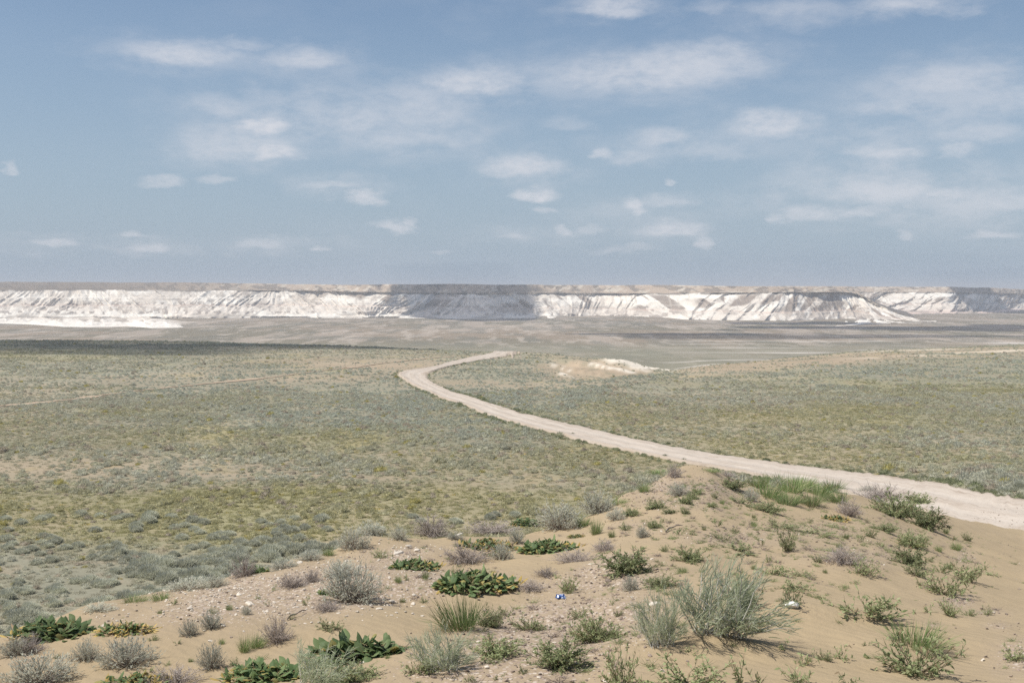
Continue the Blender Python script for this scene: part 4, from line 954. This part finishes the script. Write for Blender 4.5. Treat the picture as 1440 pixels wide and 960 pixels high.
# ---------------------------------------------------------------- gravel and steppe scrub as masses
HID = bpy.data.collections.new('scatter_sources')
def scatter(name, V, rot, scl, idx, tint, protos, label=None):
    cl = bpy.data.collections.new(name+'_sources')
    for i, me in enumerate(protos):
        o = bpy.data.objects.new('%s_source_%s' % (name, 'abcdefghij'[i]), me); cl.objects.link(o)
    me = bpy.data.meshes.new(name); me.vertices.add(len(V)); me.vertices.foreach_set('co', np.asarray(V, np.float32).ravel())
    for k, v, t in (('rot', rot, 'FLOAT_VECTOR'), ('scl', scl, 'FLOAT_VECTOR'), ('tint', tint, 'FLOAT_COLOR'), ('pick', idx, 'INT')):
        at_ = me.attributes.new(k, t, 'POINT')
        if t == 'FLOAT_VECTOR': at_.data.foreach_set('vector', np.asarray(v, np.float32).ravel())
        elif t == 'FLOAT_COLOR': at_.data.foreach_set('color', np.concatenate([v, np.ones((len(v), 1))], 1).astype(np.float32).ravel())
        else: at_.data.foreach_set('value', np.asarray(v, np.int32))
    o = link(name, me); tag(o, kind='stuff')
    t = bpy.data.node_groups.new(name, 'GeometryNodeTree')
    t.interface.new_socket('Geometry', in_out='INPUT', socket_type='NodeSocketGeometry'); t.interface.new_socket('Geometry', in_out='OUTPUT', socket_type='NodeSocketGeometry')
    N = t.nodes.new; gi = N('NodeGroupInput'); go = N('NodeGroupOutput')
    ci = N('GeometryNodeCollectionInfo'); ci.inputs['Collection'].default_value = cl; ci.inputs['Separate Children'].default_value = True; ci.inputs['Reset Children'].default_value = True
    ip = N('GeometryNodeInstanceOnPoints'); ip.inputs['Pick Instance'].default_value = True
    def na(nm, dt):
        n = N('GeometryNodeInputNamedAttribute'); n.data_type = dt; n.inputs['Name'].default_value = nm; return n.outputs[0]
    L = t.links.new
    L(gi.outputs[0], ip.inputs['Points']); L(ci.outputs[0], ip.inputs['Instance']); L(na('pick', 'INT'), ip.inputs['Instance Index']); L(na('rot', 'FLOAT_VECTOR'), ip.inputs['Rotation']); L(na('scl', 'FLOAT_VECTOR'), ip.inputs['Scale']); L(ip.outputs[0], go.inputs[0])
    md = o.modifiers.new('scatter', 'NODES'); md.node_group = t
    return o
M['scrub'] = leaf_mat('scrub_leaf', (.78, .78, .78), (1.2, 1.2, 1.2), trans=.4, inst=True)
M['scrub_one'] = leaf_mat('plain_sagebrush', (.41, .41, .315), (.59, .595, .48), trans=.4, objvar=.15)
M['road_shrub'] = leaf_mat('roadside_leaf', (.07, .095, .045), (.16, .185, .09), trans=.25, objvar=.25)
def scrub_mesh(mat, n=110, seed=0, sub=3, lf=1.0, wd=.009):
    """low lumpy cushion of foliage with twig tips, radius about 0.5, height about 0.4"""
    import bmesh
    bm = bmesh.new(); bmesh.ops.create_icosphere(bm, subdivisions=sub, radius=1)
    v = np.array([x.co[:] for x in bm.verts]); f = np.array([[q.index for q in p.verts] for p in bm.faces]); bm.free()
    rr = .33+.20*(fbm(v[:, 0]*1.7+seed*7, v[:, 1]*1.7+v[:, 2]*1.3, 300+seed, 3)-.3)+.05*(U(len(v))-.5)
    V0 = v*rr[:, None]*np.array([1, 1, .62]); V0[:, 2] += .01
    f = f[(v[f][:, :, 2] > -.12).all(1)]; V0[:, 2] = np.maximum(V0[:, 2], -.01)
    Vf = V0[f].reshape(-1, 3); qf = np.stack([np.arange(0, len(Vf), 3), np.arange(1, len(Vf), 3), np.arange(2, len(Vf), 3), np.arange(2, len(Vf), 3)], 1)
    rf = rep(.25+.6*U(len(f)), 3)
    d = dirs(n, .0, 1); c = d*(.30+.14*U(n))[:, None]*np.array([1, 1, .68]); c += (U(n, 3)-.5)*.08
    ld = d*np.array([.8, .8, .6])+np.array([0, 0, .5])+(U(n, 3)-.5)*.9; ld /= np.linalg.norm(ld, axis=1)[:, None]
    P = curve(c, ld, (.09+.10*U(n))*lf, 3, -.1*U(n)); W = wd*(1+U(n))[:, None]*np.array([[.8, 1, .15]])
    V, q = ribbons(P, W, np.cross(ld, [0, 0, 1.])+rng.normal(size=(n, 3))*.30); V[:, 2] = np.maximum(V[:, 2], 0)
    return scrub_pack(mat, V, q, rep(.3+.7*U(n), 6), Vf, qf[:, :3], rf)
def scrub_pack(mat, V, q, r, Vf, tf, rf):
    return mesh_np('scrub', np.concatenate([V, Vf]), [q, tf+len(V)], mat, {'rnd': np.concatenate([r, rf])})
SCRUB = [scrub_mesh(M['scrub'], 190, i, 2, 1.1, .011) for i in range(6)]
SC1 = [scrub_mesh(M['scrub_one'], 1100, 20+i, 3, 1.25, .0075) for i in range(4)]
def fan_points(n, y0, y1, sx=.72):
    Y = np.sqrt(rng.random(n)*(y1*y1-y0*y0)+y0*y0); X = (rng.random(n)*2-1)*sx*(Y+12)
    return X, Y
Xs, Ys = [], []
for n, y0, y1 in ((27000, 26, 85), (77000, 85, 180), (160000, 180, 430)):
    X, Y = fan_points(n, y0, y1); Xs.append(X); Ys.append(Y)
X = np.concatenate(Xs); Y = np.concatenate(Ys)
Z = T(X, Y); zp_ = T(X, Y, mound=False)
px, py, ol, ba = zones(X, Y, zp_)
clump = fbm(X/4.5, Y/4.5, 131, 3); big = fbm(X/30, Y/50, 135, 3)
pr = np.clip(.42+1.5*(clump-.32), .12, 1)*(1-.45*ol)*(1-.62*ba)
pr *= .78+.5*sst(.30, .58, big)
pr *= 1-.75*gau(px, py, 848, 518, 66, 11)*sst(222, 238, Y)
pr *= 1-.9*sst(.38, .75, albedo(X, Y, zp_)[:, 0]/.6*sst(225, 240, Y))
rd = road_dist(X, Y); td = track_dist(X, Y)
keep = (rng.random(len(X)) < pr) & ((Z-zp_ < .10) | (Y > 56)) & (rd > .25) & (td > .9)
fringe = (rng.random(len(X)) < .75) & ((Z-zp_ < .10) | (Y > 56)) & (rd > .2) & (rd < 1.2)
keep |= fringe
X, Y, Z, ol, ba, rd, px, py = X[keep], Y[keep], Z[keep], ol[keep], ba[keep], rd[keep], px[keep], py[keep]
N = len(X)
size = (.26+.34*rng.random(N)+.55*rng.random(N)**5)*(.75+.5*sst(.3, .65, fbm(X/4.5, Y/4.5, 131, 3)))*1.12*(1-.22*sst(80, 130, Y))*np.where(Y > 330, 1.2, 1.0)*np.where(ol > .5, .8, 1)*(1-.25*ba)
far_dark = rng.random(N)
hz = size*(.75+.5*rng.random(N))*np.where((far_dark > .97), 1.5, 1)
grey = np.array([.475, .468, .37]); olive = np.array([.41, .385, .215]); teal = np.array([.445, .46, .38]); brown = np.array([.42, .37, .285])
tv = fbm(X/45, Y/70, 141, 3)
tint = grey[None]*np.ones((N, 1)); tint = tint+(teal-tint)*sst(.45, .6, tv)[:, None]*.8
tint = tint+(olive-tint)*np.clip(ol*1.1+(rng.random(N)-.5)*.5, 0, 1)[:, None]
r_ = rng.random(N); tint = np.where((r_ > .9)[:, None], brown, tint); tint = np.where((r_ < .022)[:, None], np.array([.42, .38, .15]), tint)
tint = np.where(((rd < 1.3) & (rng.random(N) < .7))[:, None], np.array([.27, .285, .165]), tint)
tint = tint*(.88+.3*rng.random(N))[:, None]
scr = np.hypot(X, Y)
# the 300 that show largest: nearest ones in view, each an object of its own
vis = (np.abs(px-CX) < 715) & (py < 955)
ray_ok = np.zeros(N, bool)
cand = np.nonzero(vis & (Y < 75))[0]
yc_ = np.interp(px, CR[:, 0], CR[:, 1])
cand = cand[py[cand]-(size[cand]*.4)*F/Y[cand] < yc_[cand]-4]
cand = cand[np.argsort(-(size[cand]/Y[cand]))][:300]
one = np.zeros(N, bool); one[cand] = True
rz = rng.random(N)*6.28
for i in cand:
    o = link('plain_sagebrush', SC1[i % 4], loc=(X[i], Y[i], Z[i]-.02)); o.scale = (size[i], size[i], hz[i]); o.rotation_euler = (0, 0, rz[i])
    tag(o, 'low grey green sagebrush cushion on the plain right behind the sand mound', 'shrub', 'sagebrush cushions on the near plain')
k = ~one
scatter('steppe_scrub', np.stack([X, Y, Z-.02], 1)[k], np.stack([0*rz, 0*rz, rz], 1)[k], np.stack([size, size, hz], 1)[k], rng.integers(0, 6, N)[k], tint[k], SCRUB)
# herb layer between the cushions
n = 154000
Xh, Yh = fan_points(n, 28, 170); Zh = T(Xh, Yh); zq = T(Xh, Yh, mound=False); _, _, olh, bah = zones(Xh, Yh, zq)
kh = (Zh-zq < .05) & (road_dist(Xh, Yh) > .15) & (rng.random(n) < (.4+.6*olh)*(1-.75*bah))
Xh, Yh, Zh, olh = Xh[kh], Yh[kh], Zh[kh], olh[kh]; nh = len(Xh)
def herb_mesh(n=26):
    az = U(n)*6.28; d = np.stack([np.cos(az), np.sin(az), .5+1.1*U(n)], 1); d /= np.linalg.norm(d, axis=1)[:, None]
    P = curve(np.concatenate([(U(n, 2)-.5)*.9, np.zeros((n, 1))], 1), d, .25+.25*U(n), 3, -.2*U(n)); V, q = ribbons(P, .024*np.array([[1, .8, .1]])*np.ones((n, 1)), np.cross(d, [0, 0, 1.])+rng.normal(size=(n, 3))*.35)
    return pack('herb', M['scrub'], [(flat(V), q, rep(U(n), 6))])
th = np.array([.30, .29, .13])[None]+(np.array([.31, .29, .21])-np.array([.30, .29, .13]))[None]*(1-olh)[:, None]
th = np.where((rng.random(nh) < .02)[:, None], np.array([.42, .33, .06]), th)*(.75+.5*rng.random(nh))[:, None]
rh = rng.random(nh)*6.28; sh = .25+.35*rng.random(nh)
scatter('low_herbs', np.stack([Xh, Yh, Zh-.01], 1), np.stack([0*rh, 0*rh, rh], 1), np.stack([sh, sh, sh*.8], 1), rng.integers(0, 3, nh), th, [herb_mesh() for _ in range(3)])
# dark shrubs lining the road
for px, py, w in [(822, 622, 9), (890, 634, 9), (912, 639, 7), (935, 643, 12), (962, 648, 11), (985, 652, 8), (1078, 648, 13), (1106, 652, 9), (806, 611, 8), (700, 587, 7), (720, 592, 6), (1160, 661, 8), (1195, 663, 8), (1322, 677, 14), (1372, 683, 20), (1384, 686, 14), (940, 624, 8), (870, 612, 7), (1240, 668, 9)]:
    X_, Y_, Z_ = at(px, py, mound=False); Z_ = float(T(X_, Y_)); s = w*Y_/F
    o = link('roadside_shrub', scrub_mesh(M['road_shrub'], 230) if 'RSM' not in globals() else RSM[random.randrange(3)], loc=(X_, Y_, Z_-.02))
    if 'RSM' not in globals(): RSM = [o.data, scrub_mesh(M['road_shrub'], 230), scrub_mesh(M['road_shrub'], 200)]
    o.scale = (s, s, s*1.1); o.rotation_euler = (0, 0, random.random()*6.28)
    tag(o, 'small dark green shrub growing at the verge of the dirt road', 'shrub', 'dark shrubs lining the dirt road')
# gravel on the mound
n = 150000
Yg = np.sqrt(rng.random(n)*(38**2-7.5**2)+7.5**2); Xg = (rng.random(n)*2-1)*.5*Yg
Zg = T(Xg, Yg); zq = T(Xg, Yg, mound=False); pxg_ = CX+F*Xg/Yg; pyg_ = HY-F*Zg/Yg
gwt = gravel_w(pxg_, pyg_, Xg, Yg); kg = (Zg-zq > .3) & (rng.random(n) < gwt**1.4*.75+.004)
Xg, Yg, Zg, pxg_, pyg_ = Xg[kg], Yg[kg], Zg[kg], pxg_[kg], pyg_[kg]; ng = len(Xg)
nr = 2600; ir = rng.integers(int(NR*.62), NR-8, nr); ur = rng.random(nr)
Xr = RA[ir, 0]*(1-ur)+RB[ir, 0]*ur+(rng.random(nr)-.5)*.3; Yq = RA[ir, 1]*(1-ur)+RB[ir, 1]*ur+(rng.random(nr)-.5)*.3; Zr = T(Xr, Yq)+.13+.0004*Yq
okr = (Yq > 25) & (Yq < 66); Xg = np.concatenate([Xg, Xr[okr]]); Yg = np.concatenate([Yg, Yq[okr]]); Zg = np.concatenate([Zg, Zr[okr]]); pxg_ = np.concatenate([pxg_, 0*Xr[okr]+1400]); pyg_ = np.concatenate([pyg_, 0*Xr[okr]+720]); ng0 = ng; ng = len(Xg)
sg = .010+.042*rng.random(ng)**4+.004*rng.random(ng)
sg[ng0:] = .02+.08*rng.random(ng-ng0)**4
left = sst(660, 600, pxg_)*sst(905, 880, pyg_)
w_ = rng.random(ng) < .10+.7*left
pk = np.where(w_, rng.integers(0, 4, ng), np.where(rng.random(ng) < .35, rng.integers(4, 7, ng), rng.integers(7, 10, ng)))
rot = np.stack([rng.random(ng)*.5, rng.random(ng)*.5, rng.random(ng)*6.28], 1)
# dry plant litter over the rubble
n = 16000
Yl_ = np.sqrt(rng.random(n)*(34**2-8**2)+8**2); Xl_ = (rng.random(n)*2-1)*.5*Yl_; Zl_ = T(Xl_, Yl_); zq = T(Xl_, Yl_, mound=False); pl_ = CX+F*Xl_/Yl_; ql_ = HY-F*Zl_/Yl_
kl = (Zl_-zq > .3) & (rng.random(n) < .02+.55*gravel_w(pl_, ql_, Xl_, Yl_)*sst(450, 640, pl_)+.35*gau(pl_, ql_, 1060, 735, 150, 45)+.32*gau(pl_, ql_, 1215, 775, 120, 50)+.3*gau(pl_, ql_, 950, 695, 90, 26)+.2*gau(pl_, ql_, 1110, 800, 90, 60)+.25*gau(pl_, ql_, 960, 830, 120, 60))
Xl_, Yl_, Zl_ = Xl_[kl], Yl_[kl], Zl_[kl]; nl = len(Xl_); rl_ = rng.random(nl)*6.28; sl_ = .035+.11*rng.random(nl)**2
lt = np.where((rng.random(nl) < .62-.34*sst(880, 960, pl_[kl]))[:, None], np.array([.38, .315, .265]), np.array([.31, .345, .17]))*(.75+.5*rng.random(nl))[:, None]
def litter_mesh():
    m_ = 34; dd = dirs(m_, .02, .9); P = curve(np.concatenate([(U(m_, 2)-.5)*.5, np.zeros((m_, 1))], 1), dd, .5+.5*U(m_), 4, -.1*U(m_), .25); V, q = ribbons(P, .022*np.array([[1, .9, .7, .2]])*np.ones((m_, 1)), rng.normal(size=(m_, 3)))
    return pack('litter', M['scrub'], [(flat(V), q, rep(U(m_), 8))])
scatter('dry_litter', np.stack([Xl_, Yl_, Zl_], 1), np.stack([0*rl_, 0*rl_, rl_], 1), np.stack([sl_, sl_, sl_*.8], 1), rng.integers(0, 4, nl), lt, [litter_mesh() for _ in range(4)])
def lowst(mat, s, f): return stone_mesh('pebble', mat, s, f, 1)
PEB = [lowst(m_white, 11+i, f) for i, f in enumerate((.5, .4, .6, .35))]+[lowst(m_dark, 21+i, .5) for i in range(3)]+[lowst(m_pink, 25+i, .5) for i in range(3)]
scatter('gravel', np.stack([Xg, Yg, Zg+sg*.15], 1), rot, np.stack([sg, sg*.8, sg], 1), pk, np.ones((ng, 3)), PEB)
print('scrub', N, 'herbs', nh, 'gravel', ng, 'individual', len(cand))

# ---------------------------------------------------------------- light, clouds overhead, air, sky, camera
SUN_EL, SUN_AZ = R(60), R(-102)          # azimuth from straight ahead (+Y), negative to the left
sd_ = np.array([math.cos(SUN_EL)*math.sin(SUN_AZ), math.cos(SUN_EL)*math.cos(SUN_AZ), math.sin(SUN_EL)])
L = bpy.data.lights.new('sun', 'SUN'); L.energy = 4.25; L.angle = R(.55); L.color = (1, .955, .88)
lo = link('sun', L)
from mathutils import Vector
lo.rotation_euler = Vector(sd_).to_track_quat('Z', 'Y').to_euler()
m_clouds = []
for tr_ in (.30, .42, .60):
  m_cloud, nt, out = new_mat('cloud_white'); m_clouds.append(m_cloud)
  nt.t.links.new(nt.n('ShaderNodeMixShader', {0: tr_, 1: nt.n('ShaderNodeBsdfDiffuse', {'Color': (.9, .9, .9)}).outputs[0], 2: nt.n('ShaderNodeBsdfTransparent').outputs[0]}).outputs[0], out.inputs[0])
def cloud(cx, cy, cz, rx, ry, seed, alt=950, thin=0, cover=.42, th=45):
    """flat-bottomed cloud whose shadow falls on (cx, cy, cz)"""
    t = (alt-cz)/sd_[2]; c = np.array([cx, cy, cz])+sd_*t
    n = 90; a, b = np.meshgrid(np.linspace(-1.25, 1.25, n), np.linspace(-1.25, 1.25, n))
    f = 1.0-np.hypot(a, b)+(2.0 if thin else .9)*(fbm(a*1.7+seed, b*1.7, 700+seed, 5)-.5)-cover*.25
    hgt = np.sqrt(np.clip(f, 0, None))*th*(1+.5*(fbm(a*5, b*5, 710+seed, 3)-.5))
    ins = f > 0
    idx = -np.ones(n*n, int); fl = ins.ravel(); idx[fl] = np.arange(fl.sum()); m = int(fl.sum())
    top = np.stack([a*rx, b*ry, hgt], -1).reshape(-1, 3)[fl]; bot = np.stack([a*rx, b*ry, -hgt*.25], -1).reshape(-1, 3)[fl]
    q = grid_faces(n, n); q = q[(idx[q] >= 0).all(1)]; q = idx[q]
    me = mesh_np('cloud', np.concatenate([top, bot]), np.concatenate([q, q[:, ::-1]+m]), m_clouds[thin], smooth=True)
    tag(link('cloud', me, loc=c), kind='structure')
def gpt(px, Y, z): return (px-CX)/F*Y, Y, z
CL = [(-190, 340, -16.5, 140, 64, 1, 950, 2), (-85, 347, -16.5, 100, 40, 2, 950, 2), (*gpt(651, 2590, -20), 185, 420, 3), (*gpt(1125, 2060, -52), 150, 110, 5, 950, 1), (*gpt(1150, 1490, -60), 300, 90, 6, 950, 2),
      (*gpt(1300, 1830, -60), 330, 140, 7, 950, 1), (*gpt(1385, 3280, -20), 150, 420, 8, 1300), (*gpt(950, 1560, -60), 170, 40, 9, 950, 2)]
for c in CL: cloud(*c)
# air
m_haze, nt, out = new_mat('haze')
nt.t.links.new(nt.n('ShaderNodeVolumePrincipled', {'Color': (.93, .96, 1.0), 'Density': .00018, 'Anisotropy': .0}).outputs[0], out.inputs['Volume'])
v = np.array([(x, y, z) for x in (-14500, 14500) for y in (-120, 14800) for z in (-64, 60)], float)
me = mesh_np('haze', v, np.array([[0, 1, 3, 2], [4, 6, 7, 5], [0, 4, 5, 1], [2, 3, 7, 6], [0, 2, 6, 4], [1, 5, 7, 3]]), m_haze)
tag(link('haze', me), kind='stuff')
# sky
w = bpy.data.worlds.new('World'); sc.world = w; w.use_nodes = True
w.node_tree.nodes.clear(); nt = NT(w.node_tree); out = nt.n('ShaderNodeOutputWorld')
sky = nt.n('ShaderNodeTexSky', sky_type='NISHITA', sun_disc=False, sun_elevation=SUN_EL, sun_rotation=SUN_AZ, altitude=100, air_density=1.0, dust_density=1.6, ozone_density=1.4)
dr = nt.n('ShaderNodeTexCoord').outputs['Generated']
xyz = nt.n('ShaderNodeSeparateXYZ', {0: dr})
az = nt.m('ARCTAN2', xyz.outputs[0], xyz.outputs[1]); el = nt.m('ARCSINE', xyz.outputs[2])
comb = nt.n('ShaderNodeCombineXYZ', {0: az, 1: nt.m('MULTIPLY', el, 2.2), 2: 0.0}).outputs[0]
wn = nt.n('ShaderNodeTexNoise', {'Vector': comb, 'Scale': 26.0, 'Detail': 6, 'Roughness': .62}, noise_dimensions='3D')
wc = nt.n('ShaderNodeSeparateColor', {0: wn.outputs['Color']})
fine = nt.noise(comb, 85, 5, .6).outputs['Fac']
VEIL = [(640, 125, 150, 40, .34), (900, 105, 230, 50, .40), (430, 150, 230, 48, .34), (560, 190, 200, 42, .36), (1010, 80, 130, 30, .36), (1340, 130, 190, 60, .42), (1250, 215, 180, 60, .34), (1240, 275, 220, 46, .46), (960, 205, 150, 30, .34), (330, 205, 120, 46, .36), (250, 78, 130, 30, .3), (430, 84, 90, 26, .34), (900, 300, 160, 30, .26), (740, 240, 110, 36, .3), (470, 262, 90, 22, .3), (1400, 300, 120, 50, .3), (860, 15, 100, 26, .3), (1110, 16, 120, 26, .3), (1300, 5, 120, 20, .4), (380, 345, 200, 16, .24), (130, 345, 150, 14, .28), (800, 330, 180, 18, .24)]
CLD = [(250, 80, 95, 22, .55), (430, 86, 62, 18, .42), (345, 66, 40, 12, .3), (860, 12, 62, 20, .6), (1000, 10, 35, 14, .25), (1110, 14, 60, 16, .22), (1270, 4, 60, 14, .4), (665, 118, 75, 28, .62), (900, 108, 160, 34, .55), (990, 85, 90, 22, .35), (1085, 178, 70, 28, .68), (935, 192, 48, 16, .42), (1000, 218, 60, 16, .3),
       (335, 206, 95, 34, .50), (368, 180, 38, 14, .85), (385, 216, 45, 16, .8), (300, 148, 50, 18, .28), (560, 165, 120, 40, .30), (590, 195, 110, 24, .30), (470, 262, 45, 10, .45), (512, 281, 30, 11, .68), (230, 256, 32, 9, .5), (300, 254, 24, 8, .4),
       (735, 238, 62, 20, .68), (752, 276, 32, 14, .85), (765, 298, 22, 7, .5), (846, 217, 18, 11, .55), (890, 222, 40, 12, .3), (893, 288, 20, 14, .75), (940, 284, 45, 14, .42), (940, 258, 12, 8, .5), (945, 325, 62, 14, .65), (985, 338, 18, 10, .6), (550, 320, 32, 12, .65), (575, 312, 13, 7, .6), (795, 322, 18, 9, .5), (720, 332, 24, 9, .4), (830, 325, 24, 8, .35),
       (75, 342, 30, 9, .6), (182, 330, 16, 9, .55), (212, 350, 24, 9, .55), (365, 344, 32, 9, .45), (450, 350, 18, 7, .55), (12, 238, 12, 8, .5), (1230, 150, 60, 16, .3), (1350, 110, 90, 28, .35), (1250, 214, 50, 14, .5), (1350, 212, 30, 12, .45), (1240, 270, 110, 22, .38), (1320, 272, 40, 12, .55), (1135, 305, 50, 14, .55), (1210, 300, 40, 12, .5), (1390, 332, 34, 9, .5), (1410, 285, 50, 16, .4), (1085, 308, 14, 8, .5), (1275, 330, 14, 8, .4), (880, 352, 60, 8, .3), (620, 354, 20, 5, .3), (1390, 190, 60, 18, .35), (800, 175, 40, 14, .25), (1430, 140, 50, 24, .35)]
mask = None
for px, py, rx, ry, a in CLD:
    A_ = math.atan((px-CX)/F); E_ = math.atan((HY-py)/F*math.cos(A_)); ra = rx/F; re = ry/F
    warp = .75
    dx = nt.m('DIVIDE', nt.m('ADD', nt.m('SUBTRACT', az, A_), nt.m('MULTIPLY', nt.m('SUBTRACT', wc.outputs[0], .5), .045)), ra)
    dy0 = nt.m('DIVIDE', nt.m('ADD', nt.m('SUBTRACT', el, E_), nt.m('MULTIPLY', nt.m('SUBTRACT', wc.outputs[1], .5), .022)), re)
    dy = nt.m('MAXIMUM', dy0, nt.m('MULTIPLY', dy0, -1.5))          # flatter underside
    d = nt.m('SQRT', nt.m('ADD', nt.m('MULTIPLY', dx, dx), nt.m('MULTIPLY', dy, dy)))
    v_ = nt.m('MULTIPLY', nt.n('ShaderNodeMapRange', {0: d, 1: 1.25, 2: .25, 3: 0.0, 4: 1.0}, interpolation_type='SMOOTHSTEP').outputs[0], a)
    mask = v_ if mask is None else nt.m('MAXIMUM', mask, v_)
puff = nt.n('ShaderNodeMapRange', {0: fine, 1: .25, 2: .65, 3: .55, 4: 1.0}, interpolation_type='SMOOTHSTEP').outputs[0]
mask = nt.m('MULTIPLY', mask, puff)
soft = nt.n('ShaderNodeMapRange', {0: nt.noise(comb, 15, 7, .66).outputs['Fac'], 1: .34, 2: .64, 3: .12, 4: 1.05}, interpolation_type='SMOOTHSTEP').outputs[0]
keep_ = 1.0
for px, py, rx, ry, a in VEIL:
    A_ = math.atan((px-CX)/F); E_ = math.atan((HY-py)/F*math.cos(A_))
    dx = nt.m('DIVIDE', nt.m('ADD', nt.m('SUBTRACT', az, A_), nt.m('MULTIPLY', nt.m('SUBTRACT', wc.outputs[1], .5), .10)), rx/F)
    dy = nt.m('DIVIDE', nt.m('ADD', nt.m('SUBTRACT', el, E_), nt.m('MULTIPLY', nt.m('SUBTRACT', wc.outputs[0], .5), .035)), ry/F)
    d = nt.m('SQRT', nt.m('ADD', nt.m('MULTIPLY', dx, dx), nt.m('MULTIPLY', dy, dy)))
    v_ = nt.m('MULTIPLY', nt.n('ShaderNodeMapRange', {0: d, 1: 1.3, 2: .1, 3: 0.0, 4: a}, interpolation_type='SMOOTHSTEP').outputs[0], soft)
    keep_ = nt.m('MULTIPLY', keep_, nt.m('SUBTRACT', 1.0, v_))
mask = nt.m('SUBTRACT', 1.0, nt.m('MULTIPLY', keep_, nt.m('SUBTRACT', 1.0, mask)))
veil = nt.n('ShaderNodeMapRange', {0: nt.noise(comb, 7, 6, .62).outputs['Fac'], 1: .45, 2: .75, 3: 0.0, 4: .2}, interpolation_type='SMOOTHSTEP').outputs[0]
vb = nt.n('ShaderNodeMapRange', {0: az, 1: -.32, 2: .15, 3: .15, 4: 1.0}).outputs[0]
mask = nt.m('MAXIMUM', mask, nt.m('MULTIPLY', veil, vb))
low = nt.n('ShaderNodeMapRange', {0: el, 1: 0.0, 2: .32, 3: .78, 4: .0}).outputs[0]      # dusty air near the horizon
skyc = nt.n('ShaderNodeHueSaturation', {'Hue': .5, 'Saturation': 1.12, 'Value': .80, 'Fac': 1.0, 'Color': sky.outputs[0]}).outputs[0]
skyc = nt.mix(low, skyc, (3.05, 4.0, 5.2))
col = nt.mix(mask, skyc, (5.75, 5.85, 6.25))
bg = nt.n('ShaderNodeBackground', {'Color': col, 'Strength': .108})
nt.t.links.new(bg.outputs[0], out.inputs[0])
cam = bpy.data.cameras.new('camera'); co = link('camera', cam, loc=(0, 0, 0)); co.rotation_euler = (R(90), 0, 0)
cam.sensor_width = 36; cam.lens = 36*F/1440; cam.shift_y = -(480-HY)/1440; cam.clip_start = .1; cam.clip_end = 30000
sc.camera = co
sc.render.engine = 'CYCLES'
sc.view_settings.view_transform = 'Standard'; sc.view_settings.look = 'None'; sc.view_settings.gamma = 1; sc.view_settings.exposure = 0.20; sc.view_settings.use_curve_mapping = False
cy = sc.cycles
cy.max_bounces = 8; cy.diffuse_bounces = 4; cy.glossy_bounces = 1; cy.transmission_bounces = 2; cy.volume_bounces = 0; cy.transparent_max_bounces = 8
cy.use_denoising = False
try: cy.denoiser = 'OPENIMAGEDENOISE'; cy.denoising_input_passes = 'RGB_ALBEDO_NORMAL'
except Exception: pass
cy.use_adaptive_sampling = False
